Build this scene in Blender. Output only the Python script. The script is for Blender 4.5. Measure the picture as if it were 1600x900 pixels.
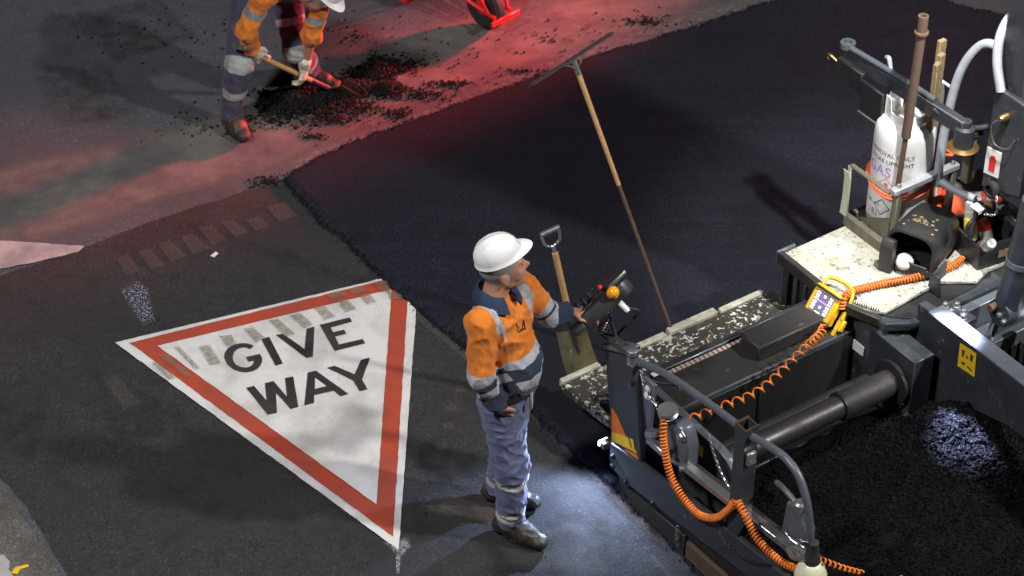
import bpy, bmesh, math, random
import numpy as np
from mathutils import Vector, Matrix, noise as mnoise
random.seed(7); rng = np.random.default_rng(7)
scene = bpy.context.scene
for o in list(bpy.data.objects): bpy.data.objects.remove(o)
R = math.radians

# ------------------------------------------------------------------ camera, sky, lamps, exposure
CAM_H, PITCH, FPX = 8.2, 38.0, 3800.0
cd = bpy.data.cameras.new('camera'); cam = bpy.data.objects.new('camera', cd)
scene.collection.objects.link(cam); scene.camera = cam
cam.location = (0, 0, CAM_H); cam.rotation_euler = (R(90-PITCH), 0, 0)
cd.sensor_width = 36; cd.lens = FPX/1600*36; cd.clip_end = 2000
cd.dof.use_dof = True; cd.dof.focus_distance = 11.6; cd.dof.aperture_fstop = 3.2
w = bpy.data.worlds.new('World'); scene.world = w; w.use_nodes = True
nt = w.node_tree; sky = nt.nodes.new('ShaderNodeTexSky'); sky.sky_type = 'NISHITA'
sky.sun_disc = False; sky.sun_elevation = R(-3); sky.sun_rotation = R(40)
nt.links.new(sky.outputs[0], nt.nodes['Background'].inputs[0])
nt.nodes['Background'].inputs[1].default_value = 0.10
scene.view_settings.view_transform = 'Standard'; scene.view_settings.look = 'None'
scene.view_settings.exposure = 0.0; scene.view_settings.gamma = 1.0

def spot(name, loc, target, watts, col, size=60, blend=.3, radius=.1):
    l = bpy.data.lights.new(name, 'SPOT'); l.energy = watts; l.color = col
    l.spot_size = R(size); l.spot_blend = blend; l.shadow_soft_size = radius
    o = bpy.data.objects.new(name, l); scene.collection.objects.link(o); o.location = loc
    d = Vector(target)-Vector(loc); o.rotation_euler = d.to_track_quat('-Z', 'Y').to_euler(); return o
# work lamps of the paver: one at its tractor end to the right of the picture, one over the deck and gas bottle
spot('paver_work_lamp', (6.6, 7.2, 6.7), (-.6, 10.0, 0), 2700, (1.0, .98, .96), 80, .6, .20)
spot('deck_work_lamp', (2.25, 8.95, 4.3), (2.2, 10.25, .8), 1000, (1.0, .98, .95), 40, .6, .06)
# street lamp on the near side of the road, behind and left of the camera's view
spot('street_lamp', (-4.5, 5.2, 9.5), (-.4, 10.0, 0), 3450, (.98, .97, .98), 95, .6, .5)
# red rear lights of a truck standing beyond the upper right corner
spot('truck_rear_lamp', (4.15, 15.85, 1.7), (-.95, 12.42, 0), 10000, (1.0, .075, .095), 18, 1.0, .25)
spot('truck_rear_lamp', (5.3, 15.6, 1.9), (1.1, 12.0, 0), 300, (1.0, .08, .22), 34, 1.0, .25)
# LED lamp at the rear of the end gate, and an added spot, no fixture, over the deck to light the mix
spot('gate_led_lamp', (.41, 8.955, .33), (.12, 8.40, 0), 66, (.52, .65, 1.0), 140, .6, .015)
spot('added_mix_spot', (1.96, 9.66, 1.6), (2.26, 8.96, .2), 2900, (.5, .58, 1.0), 17, .9, .03)

# ------------------------------------------------------------------ helpers
_p = R(PITCH); _fw = Vector((0, math.cos(_p), -math.sin(_p))); _up = Vector((0, math.sin(_p), math.cos(_p)))
def G(x, y, z=0.0):
    """survey: point of the photograph (1600 x 900) to its place on the level plane at height z"""
    d = _fw*FPX + Vector((1, 0, 0))*(x-800) - _up*(y-450)
    return Vector((0, 0, CAM_H)) + d*((z-CAM_H)/d.z)
def link(o, parent=None):
    scene.collection.objects.link(o)
    if parent: o.parent = parent
    return o
def tag(o, label, cat, group=None):
    o['label'] = label; o['category'] = cat
    if group: o['group'] = group
    return o
def thing(name, label, cat, loc=(0, 0, 0), rz=0.0, group=None):
    o = link(bpy.data.objects.new(name, None)); o.empty_display_size = .1
    o.location = loc; o.rotation_euler = (0, 0, rz); return tag(o, label, cat, group)
def mesh_obj(name, verts, faces, m, parent=None, smooth=False, angle=None):
    me = bpy.data.meshes.new(name); me.from_pydata([tuple(v) for v in verts], [], [tuple(f) for f in faces])
    return fin(name, me, m, parent, smooth, angle)
def fin(name, me, m, parent=None, smooth=False, angle=None):
    for x in (m if isinstance(m, (list, tuple)) else [m]): me.materials.append(x)
    if smooth or angle:
        me.polygons.foreach_set('use_smooth', [True]*len(me.polygons))
        if angle: me.set_sharp_from_angle(angle=R(angle))
    me.update(); return link(bpy.data.objects.new(name, me), parent)
def bm_obj(name, bm, m, parent=None, smooth=False, angle=None):
    bmesh.ops.recalc_face_normals(bm, faces=bm.faces[:])
    me = bpy.data.meshes.new(name); bm.to_mesh(me); bm.free(); return fin(name, me, m, parent, smooth, angle)
def bevel(bm, off, seg=2, ang=25):
    ed = [e for e in bm.edges if len(e.link_faces) == 2 and e.calc_face_angle(0) > R(ang)]
    if off > 0: bmesh.ops.bevel(bm, geom=ed, offset=off, segments=seg, affect='EDGES', profile=.6)
def prism_bm(pts, ext, bev=.004, seg=1):
    """closed polygon of 3D points swept by the vector ext"""
    bm = bmesh.new(); ext = Vector(ext)
    a = [bm.verts.new(p) for p in pts]; b = [bm.verts.new(Vector(p)+ext) for p in pts]
    bm.faces.new(a); bm.faces.new(b[::-1]); n = len(pts)
    for i in range(n): bm.faces.new((a[i], b[i], b[(i+1) % n], a[(i+1) % n]))
    bmesh.ops.recalc_face_normals(bm, faces=bm.faces[:]); bevel(bm, bev, seg); return bm
def prism(name, pts, ext, m, parent, bev=.004, seg=1, angle=40):
    return bm_obj(name, prism_bm(pts, ext, bev, seg), m, parent, angle=angle)
def catmull(pts, n=8):
    pts = [Vector(p) for p in pts]
    if len(pts) < 3: return [pts[0].lerp(pts[1], i/n) for i in range(n+1)]
    P = [pts[0]*2-pts[1]]+pts+[pts[-1]*2-pts[-2]]; out = []
    for i in range(1, len(P)-2):
        for k in range(n):
            t = k/n; a, b, c, d = P[i-1:i+3]
            out.append(.5*((2*b)+(c-a)*t+(2*a-5*b+4*c-d)*t*t+(3*b-a-3*c+d)*t**3))
    out.append(pts[-1]); return out
def frames(path):
    T = [(path[min(i+1, len(path)-1)]-path[max(i-1, 0)]).normalized() for i in range(len(path))]
    n = T[0].cross(Vector((0, 0, 1)) if abs(T[0].z) < .9 else Vector((1, 0, 0))).normalized(); out = []
    for t in T:
        n = (n-t*n.dot(t)).normalized(); out.append((t, n, t.cross(n)))
    return out
def tube_data(path, r, sides=10, V=None, F=None):
    V = [] if V is None else V; F = [] if F is None else F; b = len(V); fr = frames(path); n = len(path)
    rr = r if isinstance(r, (list, tuple)) else [r]*n
    for p, (t, u, v), q in zip(path, fr, rr):
        for k in range(sides):
            a = 2*math.pi*k/sides; V.append(p+u*(math.cos(a)*q)+v*(math.sin(a)*q))
    for i in range(n-1):
        for k in range(sides):
            k2 = (k+1) % sides; F.append((b+i*sides+k, b+i*sides+k2, b+(i+1)*sides+k2, b+(i+1)*sides+k))
    F.append(tuple(b+k for k in range(sides))[::-1]); F.append(tuple(b+(n-1)*sides+k for k in range(sides)))
    return V, F
def tube(name, pts, r, m, parent=None, sides=10, n=8, curve=True):
    path = catmull(pts, n) if curve else [Vector(p) for p in pts]
    V, F = tube_data(path, r, sides); return mesh_obj(name, V, F, m, parent, angle=45)
def resample(path, n):
    L = [0]
    for a, b in zip(path, path[1:]): L.append(L[-1]+(b-a).length)
    out = []; j = 0
    for i in range(n):
        s = L[-1]*i/(n-1)
        while j < len(L)-2 and L[j+1] < s: j += 1
        out.append(path[j].lerp(path[j+1], (s-L[j])/max(1e-9, L[j+1]-L[j])))
    return out, L[-1]
def coil_data(pts, rad, wire, pitch, steps=9, sides=5, V=None, F=None, lead=0):
    path = catmull(pts, 12); _, L = resample(path, 2); turns = L/pitch; n = int(turns*steps)+2
    path, _ = resample(path, n); fr = frames(path); out = []
    for i, (p, (t, u, v)) in enumerate(zip(path, fr)):
        a = 2*math.pi*turns*i/(n-1); e = min(1, (i+1)/(lead+1), (n-i)/(lead+1)) if lead else 1
        out.append(p+(u*math.cos(a)+v*math.sin(a))*rad*e)
    return tube_data(out, wire, sides, V, F)
def coil(name, pts, rad, wire, pitch, m, parent=None, **k):
    V, F = coil_data(pts, rad, wire, pitch, **k); return mesh_obj(name, V, F, m, parent, angle=80)
def lathe_data(prof, c=(0, 0, 0), seg=24):
    V = []; F = []; c = Vector(c)
    for r, z in prof:
        for k in range(seg):
            a = 2*math.pi*k/seg; V.append(c+Vector((r*math.cos(a), r*math.sin(a), z)))
    for i in range(len(prof)-1):
        for k in range(seg):
            k2 = (k+1) % seg; F.append((i*seg+k, i*seg+k2, (i+1)*seg+k2, (i+1)*seg+k))
    F.append(tuple(range(seg))[::-1]); F.append(tuple((len(prof)-1)*seg+k for k in range(seg))); return V, F
def lathe(name, prof, m, parent=None, c=(0, 0, 0), seg=24, axis=None, angle=35):
    V, F = lathe_data(prof, (0, 0, 0), seg)
    q = Vector((0, 0, 1)).rotation_difference(Vector(axis)) if axis else None
    V = [((q @ v) if q else v)+Vector(c) for v in V]
    return mesh_obj(name, V, F, m, parent, angle=angle)

# ------------------------------------------------------------------ materials
def srgb(*c):
    return tuple(((v/255/12.92) if v/255 <= .04045 else ((v/255+.055)/1.055)**2.4) for v in c)+(1,)
class NT:
    def __init__(s, name):
        s.m = bpy.data.materials.new(name); s.m.use_nodes = True; s.t = s.m.node_tree
        s.b = s.t.nodes['Principled BSDF']; s.pos = s.t.nodes.new('ShaderNodeNewGeometry').outputs['Position']
    def n(s, typ, **k):
        x = s.t.nodes.new(typ)
        for a, v in k.items(): setattr(x, a, v)
        return x
    def l(s, a, b): s.t.links.new(a, b)
    def val(s, sock, v):
        if hasattr(v, 'is_output') or isinstance(v, bpy.types.NodeSocket): s.l(v, sock)
        else: sock.default_value = v
    def noise(s, scale, detail=3, rough=.55, vec=None, dist=0.0):
        x = s.n('ShaderNodeTexNoise'); x.inputs['Scale'].default_value = scale; x.inputs['Detail'].default_value = detail
        x.inputs['Roughness'].default_value = rough; x.inputs['Distortion'].default_value = dist
        s.l(vec if vec is not None else s.pos, x.inputs['Vector']); return x.outputs[0]
    def voro(s, scale, feat='F1', vec=None):
        x = s.n('ShaderNodeTexVoronoi', feature=feat); x.inputs['Scale'].default_value = scale
        s.l(vec if vec is not None else s.pos, x.inputs['Vector']); return x.outputs['Distance'], x.outputs['Color']
    def ramp(s, fac, stops, interp='LINEAR'):
        x = s.n('ShaderNodeValToRGB'); x.color_ramp.interpolation = interp; e = x.color_ramp.elements
        while len(e) < len(stops): e.new(.5)
        for q, (p, c) in zip(e, stops):
            q.position = p; q.color = c if hasattr(c, '__len__') else (c, c, c, 1)
        s.l(fac, x.inputs[0]); return x.outputs[0]
    def mix(s, fac, a, b, mode='MIX'):
        x = s.n('ShaderNodeMix', data_type='RGBA', blend_type=mode); s.val(x.inputs[0], fac)
        s.val(x.inputs[6], a); s.val(x.inputs[7], b); return x.outputs[2]
    def math(s, op, a, b=0.0):
        x = s.n('ShaderNodeMath', operation=op); s.val(x.inputs[0], a); s.val(x.inputs[1], b); return x.outputs[0]
    def bump(s, h, strength, dist):
        x = s.n('ShaderNodeBump'); x.inputs['Strength'].default_value = strength; x.inputs['Distance'].default_value = dist
        s.l(h, x.inputs['Height']); s.l(x.outputs[0], s.b.inputs['Normal'])
    def set(s, **k):
        for a, v in k.items(): s.val(s.b.inputs[a.replace('_', ' ')], v)
        return s.m
def c4(c): return tuple(c)+(1,) if len(c) == 3 else tuple(c)
def sc(c, f): return tuple(min(1, v*f) for v in c[:3])+(1,)
def simple(name, col, rough=.5, metal=0.0, grime=.5, gscale=14, gcol=(.02, .018, .016), bump=.15, coat=0.0, chip=None):
    """paint or plastic with grime in blotches, fine scuffs and slight relief"""
    t = NT(name); col = c4(col); a = t.noise(gscale, 5, .65); b = t.noise(gscale*9, 3)
    f = t.ramp(a, [(.42, 0), (.75, 1)]); f = t.math('MULTIPLY', f, grime)
    base = t.mix(f, col, c4(gcol)); base = t.mix(t.ramp(b, [(.3, .0), (.8, .35)]), base, sc(col, 1.35))
    if chip: base = t.mix(t.ramp(t.noise(gscale*2.2, 6, .7), [(.64, 0), (.67, 1)]), base, c4(chip))
    t.bump(b, bump, .002); r = t.ramp(a, [(.3, max(0, rough-.12)), (.8, min(1, rough+.2))])
    return t.set(Base_Color=base, Roughness=r, Metallic=metal, Coat_Weight=coat)
def asphalt(name, dark, light, stain, fine=170, big=1.3, rough=.85, bump=.5, spark=.5, spec=.3, streak=None):
    t = NT(name); n1 = t.noise(fine, 2, .7); d, c = t.voro(105); n2 = t.noise(big, 5, .6); n3 = t.noise(big*7, 4, .6); n4 = t.noise(26, 3, .6)
    col = t.mix(t.ramp(n1, [(.33, 0), (.67, 1)]), c4(dark), c4(light))
    col = t.mix(t.ramp(c, [(.78, 0), (.93, spark)]), col, sc(c4(light), 2.1))
    col = t.mix(t.ramp(n2, [(.38, 0), (.68, .8)]), col, c4(stain))
    col = t.mix(t.ramp(n3, [(.5, 0), (.72, .45)]), col, sc(c4(dark), .7))
    col = t.mix(t.ramp(n4, [(.62, 0), (.74, .5)]), col, sc(c4(dark), .6))
    if streak:                                                     # drag lines left by the screed
        mp = t.n('ShaderNodeMapping'); mp.inputs['Rotation'].default_value = (0, 0, streak); mp.inputs['Scale'].default_value = (.35, 9, 1); t.l(t.pos, mp.inputs['Vector'])
        col = t.mix(t.ramp(t.noise(1.6, 4, .6, mp.outputs[0]), [(.42, 0), (.75, .32)]), col, sc(c4(dark), .8))
    h = t.math('ADD', n1, t.math('MULTIPLY', d, .7)); t.bump(h, bump, .006)
    return t.set(Base_Color=col, Roughness=t.ramp(n3, [(.3, rough-.12), (.7, min(1, rough+.1))]), Specular_IOR_Level=spec)
def decal(name, col, alpha, scale=60, lo=.42, hi=.62, edge=None, rough=.9, col2=None):
    """thin layer on the road: worn paint, dust, tar or painted light, broken up by noise; fades at its rim by the vertex attribute 'rim'"""
    t = NT(name); n = t.noise(scale, 4, .65); b = t.noise(scale*.15, 3)
    f = t.ramp(n, [(lo, 0), (hi, 1)]); f = t.math('MULTIPLY', f, alpha)
    at = t.n('ShaderNodeAttribute', attribute_name='rim'); g = t.math('ADD', at.outputs['Fac'], t.math('MULTIPLY', t.math('SUBTRACT', t.noise(scale*.4, 3), .5), .6))
    f = t.math('MULTIPLY', t.math('MULTIPLY', f, t.ramp(g, [(.15, 0), (.5, 1)])), t.ramp(at.outputs['Fac'], [(.02, 0), (.45, 1)]))
    base = t.mix(b, c4(col), c4(col2) if col2 else sc(c4(col), .7))
    return t.set(Base_Color=base, Roughness=rough, Alpha=f)

MT = {}
MT['road'] = asphalt('road_asphalt', (.050, .053, .059), (.108, .112, .122), (.060, .064, .073), 80, .9, .88)
MT['patch'] = asphalt('patch_asphalt', (.0215, .0213, .0215), (.0475, .047, .0475), (.028, .0278, .0285), 82, 1.1, .86)
MT['mat'] = asphalt('fresh_asphalt', (.0088, .0102, .0145), (.024, .0275, .039), (.0135, .0155, .0215), 72, .8, .7, .35, .4, .14, R(56))
MT['mix'] = asphalt('hot_mix', (.0035, .0035, .004), (.009, .009, .0095), (.005, .005, .0055), 70, 2.0, .6, 1.0, .4, .05)
MT['crumb'] = simple('asphalt_crumb', (.007, .0065, .0065), .62, 0, .3, 40, (.004, .004, .004), bump=.6); MT['crumb'].node_tree.nodes['Principled BSDF'].inputs['Specular IOR Level'].default_value = .22
MT['mix_stone'] = simple('mix_stone', (.0042, .0042, .0045), .6, 0, .3, 40, (.003, .003, .003), bump=.6); MT['mix_stone'].node_tree.nodes['Principled BSDF'].inputs['Specular IOR Level'].default_value = .12
MT['concrete'] = asphalt('gutter_concrete', (.075, .07, .06), (.20, .19, .165), (.05, .047, .042), 90, 3.0, .9, .5, .5)
def paint(name, col, dirt, amt, chip=.5):
    t = NT(name); a = t.noise(4.5, 6, .65); b = t.noise(150, 2, .7); c = t.noise(38, 4, .7); d, _ = t.voro(22)
    col = t.mix(t.ramp(a, [(.42, 0), (.74, amt)]), c4(col), c4(dirt))
    col = t.mix(t.ramp(b, [(.52, 0), (.78, chip*.55)]), col, sc(c4(dirt), .55))
    col = t.mix(t.ramp(c, [(.66, 0), (.74, chip)]), col, sc(c4(dirt), .45))
    col = t.mix(t.ramp(d, [(.045, .8), (.07, 0)]), col, (.03, .028, .026, 1))
    t.bump(b, .35, .003); return t.set(Base_Color=col, Roughness=.72)
MT['white_paint'] = paint('white_road_paint', (.68, .68, .66), (.36, .34, .30), .7, .6)
MT['red_paint'] = paint('red_road_paint', (.43, .060, .028), (.20, .062, .042), .7, .65)
MT['black_paint'] = paint('black_road_paint', (.022, .021, .022), (.07, .066, .062), .5, .5)
MT['old_white'] = paint('worn_white_paint', (.40, .385, .375), (.17, .16, .155), .9, .9)
MT['tread_dark'] = decal('tread_mark_on_paint', (.30, .255, .17), .75, 60, .15, .75, col2=(.17, .145, .10))
MT['tread_and_pale_patch'] = decal('tread_mark_and_lit_patch', (.115, .095, .084), .68, 90, .22, .66)
MT['dust'] = decal('brown_dust', (.16, .13, .11), .55, 30, .34, .66)
MT['pale_dust'] = decal('pale_dust', (.26, .22, .20), .62, 22, .36, .70)
MT['tan_dust'] = decal('tan_film', (.19, .165, .15), .85, 3, .25, .6)
MT['glint'] = decal('blue_white_glint', (.40, .48, .70), 1.0, 105, .54, .62, col2=(.55, .6, .75))
MT['spray'] = decal('white_overspray', (.6, .6, .58), .75, 70, .35, .75)
MT['stain'] = decal('dark_oil_stain', (.022, .022, .022), .38, 9, .36, .7)
MT['green_smear'] = decal('green_grey_smear', (.10, .135, .12), .5, 25, .35, .7)
MT['grey'] = simple('machine_grey_paint', (.030, .036, .046), .42, .1, .7, 8, (.072, .066, .058), .25, chip=(.17, .16, .15))
MT['grey_light'] = simple('worn_grey_paint', (.105, .118, .14), .40, .2, .45, 12, chip=(.22, .22, .21))
MT['black'] = simple('black_steel', (.020, .021, .023), .5, .2, .5, 10, bump=.3)
MT['tar_steel'] = simple('tarry_steel', (.042, .040, .037), .55, .3, .8, 7, (.012, .011, .010), .4, chip=(.12, .115, .11))
MT['steel'] = simple('bare_steel', (.42, .42, .42), .36, .85, .55, 16, (.05, .042, .036), .2)
MT['tube_steel'] = simple('greasy_tube_steel', (.060, .058, .056), .45, .6, .6, 5, (.02, .018, .016), .15)
MT['chrome'] = simple('chrome_rod', (.62, .64, .7), .12, 1.0, .1, 10, bump=.02)
MT['rust'] = simple('rusty_steel', (.115, .075, .05), .75, .25, .6, 20, (.06, .035, .022), .5)
MT['olive'] = simple('olive_frame_paint', (.15, .135, .10), .6, .1, .6, 14, (.05, .035, .022), .3, chip=(.25, .22, .18))
MT['brass'] = simple('brass', (.5, .32, .12), .35, .9, .5, 20)
MT['white_gas'] = simple('white_cylinder_paint', (.76, .76, .75), .42, 0, .16, 7, (.30, .28, .25), .1)
MT['orange_plastic'] = simple('orange_cable', (.80, .20, .024), .42, 0, .65, 26, (.10, .045, .02), .2)
MT['red_hose'] = simple('red_orange_hose', (.88, .13, .05), .45, 0, .25, 18, (.3, .05, .03), .1)
MT['yellow'] = simple('yellow_paint', (.72, .44, .015), .45, 0, .5, 22, (.16, .09, .01), .2)
MT['sticker'] = simple('yellow_sticker', (.80, .50, .01), .5, 0, .3, 20, (.3, .18, .02), .05)
MT['refl_orange'] = simple('orange_reflective', (.66, .16, .012), .4, 0, .4, 18, (.2, .06, .01), .05)
MT['black_plastic'] = simple('black_plastic', (.020, .021, .022), .42, 0, .55, 9, (.05, .046, .042), .25)
MT['rubber'] = simple('black_rubber', (.018, .018, .018), .7, 0, .4, 20, (.06, .055, .05), .2)
MT['grey_hose'] = simple('grey_hose', (.33, .35, .39), .38, 0, .35, 14, (.1, .1, .11), .1)
MT['wood'] = simple('worn_wood', (.50, .29, .115), .5, 0, .5, 22, (.16, .09, .05), .3)
MT['stake_wood'] = simple('pale_timber', (.30, .22, .11), .8, 0, .8, 30, (.07, .05, .03), .5)
MT['shovel_blade'] = simple('worn_shovel_blade', (.20, .165, .085), .42, .55, .9, 12, (.045, .038, .022), .4, chip=(.34, .31, .24))
MT['white_plastic'] = simple('white_plastic', (.72, .72, .70), .4, 0, .25, 20, (.4, .38, .35), .05)
MT['cream'] = simple('cream_plastic', (.66, .66, .46), .3, 0, .3, 12, (.45, .45, .3), .05, .4)
MT['amber'] = simple('amber_lens', (.85, .33, .015), .15, 0, .15, 20, (.5, .15, .01), .02, .6)
MT['red'] = simple('red_paint_bright', (.66, .022, .02), .4, 0, .3, 18, (.2, .02, .02), .1)
MT['silver_can'] = simple('silver_can', (.45, .46, .46), .35, .6, .3, 20, (.2, .2, .18))
MT['lime'] = simple('lime_plastic', (.34, .5, .02), .45, 0, .3, 20)
MT['purple_ink'] = simple('purple_ink', (.36, .20, .55), .6, 0, .15, 60, (.6, .55, .65), 0)
MT['black_ink'] = simple('black_ink', (.03, .03, .035), .6, 0, .2, 60, (.3, .3, .3), 0)
MT['red_ink'] = simple('red_ink', (.5, .12, .10), .6, 0, .3, 60, (.6, .45, .42), 0)
MT['tape'] = simple('pale_strap', (.46, .50, .38), .6, 0, .35, 18, (.3, .28, .2), .1)
def deckmat():
    t = NT('worn_white_tread_plate'); a = t.noise(6, 6, .7); b = t.noise(55, 4, .75); c = t.noise(17, 4, .7); ch = t.n('ShaderNodeTexChecker')
    ch.inputs['Scale'].default_value = 70; t.l(t.pos, ch.inputs['Vector'])
    col = t.mix(t.ramp(a, [(.40, 0), (.70, .85)]), (.56, .56, .50, 1), (.33, .30, .19, 1))
    col = t.mix(t.ramp(c, [(.56, 0), (.68, .85)]), col, (.14, .12, .07, 1))
    col = t.mix(t.ramp(b, [(.57, 0), (.63, .95)]), col, (.02, .018, .015, 1))
    col = t.mix(t.math('MULTIPLY', ch.outputs[1], .16), col, (.25, .25, .2, 1))
    t.bump(ch.outputs[1], .5, .004); return t.set(Base_Color=col, Roughness=.5)
MT['deck'] = deckmat()
def mottle():
    t = NT('tar_mottled_white_plate'); a = t.noise(34, 5, .66, dist=.5); b = t.noise(5, 4, .6); c = t.noise(11, 5, .7)
    s = t.math('ADD', a, t.math('MULTIPLY', t.math('SUBTRACT', b, .5), .45))
    col = t.mix(t.ramp(s, [(.55, 0), (.58, 1)]), (.035, .033, .028, 1), (.55, .54, .46, 1))
    col = t.mix(t.ramp(c, [(.60, 0), (.72, .8)]), col, (.20, .13, .04, 1))
    col = t.mix(t.ramp(b, [(.52, 0), (.66, .55)]), col, (.06, .056, .045, 1))
    t.bump(a, .6, .006); return t.set(Base_Color=col, Roughness=.6)
MT['mottle'] = mottle()
def ruler():
    t = NT('scale_strip'); x = t.n('ShaderNodeTexCoord'); w_ = t.n('ShaderNodeTexWave', bands_direction='X'); w_.inputs['Scale'].default_value = 11
    t.l(x.outputs['Object'], w_.inputs['Vector']); col = t.mix(t.ramp(w_.outputs[1], [(.72, 0), (.8, 1)]), (.50, .43, .40, 1), (.16, .06, .05, 1))
    return t.set(Base_Color=col, Roughness=.5)
MT['ruler'] = ruler()
def emis(name, col, s):
    t = NT(name); return t.set(Base_Color=c4(col), Emission_Color=c4(col), Emission_Strength=s)
MT['lcd_dark'] = emis('screen_violet', (.10, .09, .16), 1.0)
MT['lcd_white'] = emis('screen_white', (.95, .93, 1.0), 1.3)
MT['lcd_violet'] = emis('screen_purple', (.42, .22, .9), 1.2)
MT['led'] = emis('led_face', (.8, .88, 1.0), 6.0)
MT['led_red'] = emis('red_indicator', (1, .12, .03), 2.0)

# ------------------------------------------------------------------ the setting
def struct(o): o['kind'] = 'structure'; return o
def flat(name, px, z, m, parent=None, sub=0, jit=0):
    pts = [G(x, y) for x, y in px]
    if sub:
        q = []
        for a, b in zip(pts, pts[1:]+pts[:1]):
            n = max(1, int((b-a).length/sub))
            for i in range(n):
                p = a.lerp(b, i/n); s = 1/.06
                p = p+Vector((mnoise.noise(p*s), mnoise.noise(p*s+Vector((9, 3, 1))), 0))*jit; q.append(p)
        pts = q
    bm = bmesh.new(); vs = [bm.verts.new((p.x, p.y, z)) for p in pts]
    f = bm.faces.new(vs); bmesh.ops.triangulate(bm, faces=[f])
    for f in bm.faces:
        if f.normal.z < 0: f.normal_flip()
    me = bpy.data.meshes.new(name); bm.to_mesh(me); bm.free(); return fin(name, me, m, parent)
def film(name, px, z, m, parent=None, inset=.35, world=False, sub=4):
    """thin layer of wear or painted light with a soft rim: ring of faces round an inner polygon, 'rim' runs 0 to 1"""
    P = [(Vector(p) if world else G(*p)) for p in px]; q = []
    for a, b in zip(P, P[1:]+P[:1]):
        for i in range(sub): q.append(a.lerp(b, i/sub))
    c = sum(q, Vector())/len(q); V = [p.copy() for p in q]+[p.lerp(c, inset) for p in q]+[c]; n = len(q)
    for v in V: v.z = z
    F = [(i, (i+1) % n, n+(i+1) % n, n+i) for i in range(n)]+[(n+i, n+(i+1) % n, 2*n) for i in range(n)]
    o = mesh_obj(name, V, F, m, parent); a = o.data.attributes.new('rim', 'FLOAT', 'POINT')
    a.data.foreach_set('value', [0.0]*n+[1.0]*(n+1)); return o
def strip_film(name, up, lo, z, m, parent=None, soft=.35):
    """long worn layer between two lines, fading at both sides and both ends"""
    A = catmull([G(*p) for p in up], 5); B = catmull([G(*p) for p in lo], 5); n = 60
    A, _ = resample(A, n); B, _ = resample(B, n); V = []; rimv = []; rows = (0, soft*.5, soft, 1-soft, 1-soft*.5, 1)
    for i in range(n):
        e = min(1, i/8, (n-1-i)/8)
        for t in rows:
            p = A[i].lerp(B[i], t); V.append((p.x, p.y, z)); rimv.append(e*min(1, t/soft, (1-t)/soft))
    k = len(rows); F = [(i*k+j, i*k+j+1, (i+1)*k+j+1, (i+1)*k+j) for i in range(n-1) for j in range(k-1)]
    o = mesh_obj(name, V, F, m, parent); a = o.data.attributes.new('rim', 'FLOAT', 'POINT'); a.data.foreach_set('value', rimv); return o
_oct = [(1, 0, 0), (-1, 0, 0), (0, 1, 0), (0, -1, 0), (0, 0, 1), (0, 0, -1)]
_of = [(0, 2, 4), (2, 1, 4), (1, 3, 4), (3, 0, 4), (2, 0, 5), (1, 2, 5), (3, 1, 5), (0, 3, 5)]
def stones(name, items, m, parent=None):
    n = len(items); P = np.array([i[0] for i in items], float); S = np.array([i[1] for i in items], float)
    q = rng.normal(size=(n, 4)); q /= np.linalg.norm(q, axis=1)[:, None]; w_, x, y, z = q.T
    Rm = np.stack([1-2*(y*y+z*z), 2*(x*y-z*w_), 2*(x*z+y*w_), 2*(x*y+z*w_), 1-2*(x*x+z*z), 2*(y*z-x*w_), 2*(x*z-y*w_), 2*(y*z+x*w_), 1-2*(x*x+y*y)], 1).reshape(n, 3, 3)
    B = np.array(_oct, float)[None]*rng.uniform(.6, 1.25, (n, 6, 1))*S[:, None, None]
    V = (np.einsum('nij,nkj->nki', Rm, B)+P[:, None]).reshape(-1, 3)
    F = (np.array(_of)[None]+(np.arange(n)*6)[:, None, None]).reshape(-1, 3)
    return mesh_obj(name, V.tolist(), F.tolist(), m, parent)

S_ = 120
struct(mesh_obj('road', [(-S_, -S_, 0), (S_, -S_, 0), (S_, S_, 0), (-S_, S_, 0)], [(0, 1, 2, 3)], MT['road']))
patch = struct(flat('asphalt_patch', [(-420, 560), (-60, 449), (0, 431), (60, 413), (135, 386), (220, 353), (300, 326), (370, 304), (452, 280), (1250, 1060), (220, 1060), (108, 905), (72, 842), (40, 790), (0, 745), (-80, 690), (-420, 640)], .005, MT['patch'], sub=.05, jit=.012))
gut = struct(flat('concrete_gutter', [(-420, 655), (-80, 705), (-10, 757), (28, 800), (62, 850), (98, 908), (210, 1070), (-300, 1070), (-420, 800)], .012, MT['concrete'], sub=.03, jit=.02))
road = bpy.data.objects['road']
strip_film('dust_film', [(-260, 330), (0, 235), (200, 190), (400, 130), (660, 30), (900, -60), (1300, -130)], [(-260, 520), (0, 432), (220, 354), (430, 288), (700, 170), (1000, 70), (1350, -40)], .0022, MT['tan_dust'], road, .45)
strip_film('milled_strip', [(450, 232), (520, 185), (620, 160), (700, 140), (792, 116)], [(470, 250), (540, 222), (620, 192), (700, 163), (800, 130)], .0035, MT['dust'], road, .25)
film('pale_streak', [(560, 196), (600, 168), (618, 180), (590, 200)], .0048, MT['pale_dust'], road, .3)
strip_film('pale_streak', [(720, 140), (900, 80), (1080, 18), (1230, -30)], [(720, 162), (900, 100), (1080, 44), (1230, -6)], .0046, MT['pale_dust'], road, .4)
strip_film('pale_streak', [(430, 262), (520, 222), (640, 180), (760, 138)], [(445, 282), (520, 242), (640, 196), (760, 152)], .0052, MT['pale_dust'], road, .4)
film('green_smear', [(190, 325), (250, 305), (330, 294), (325, 303), (250, 325)], .0052, MT['green_smear'], road, .4)
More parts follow.
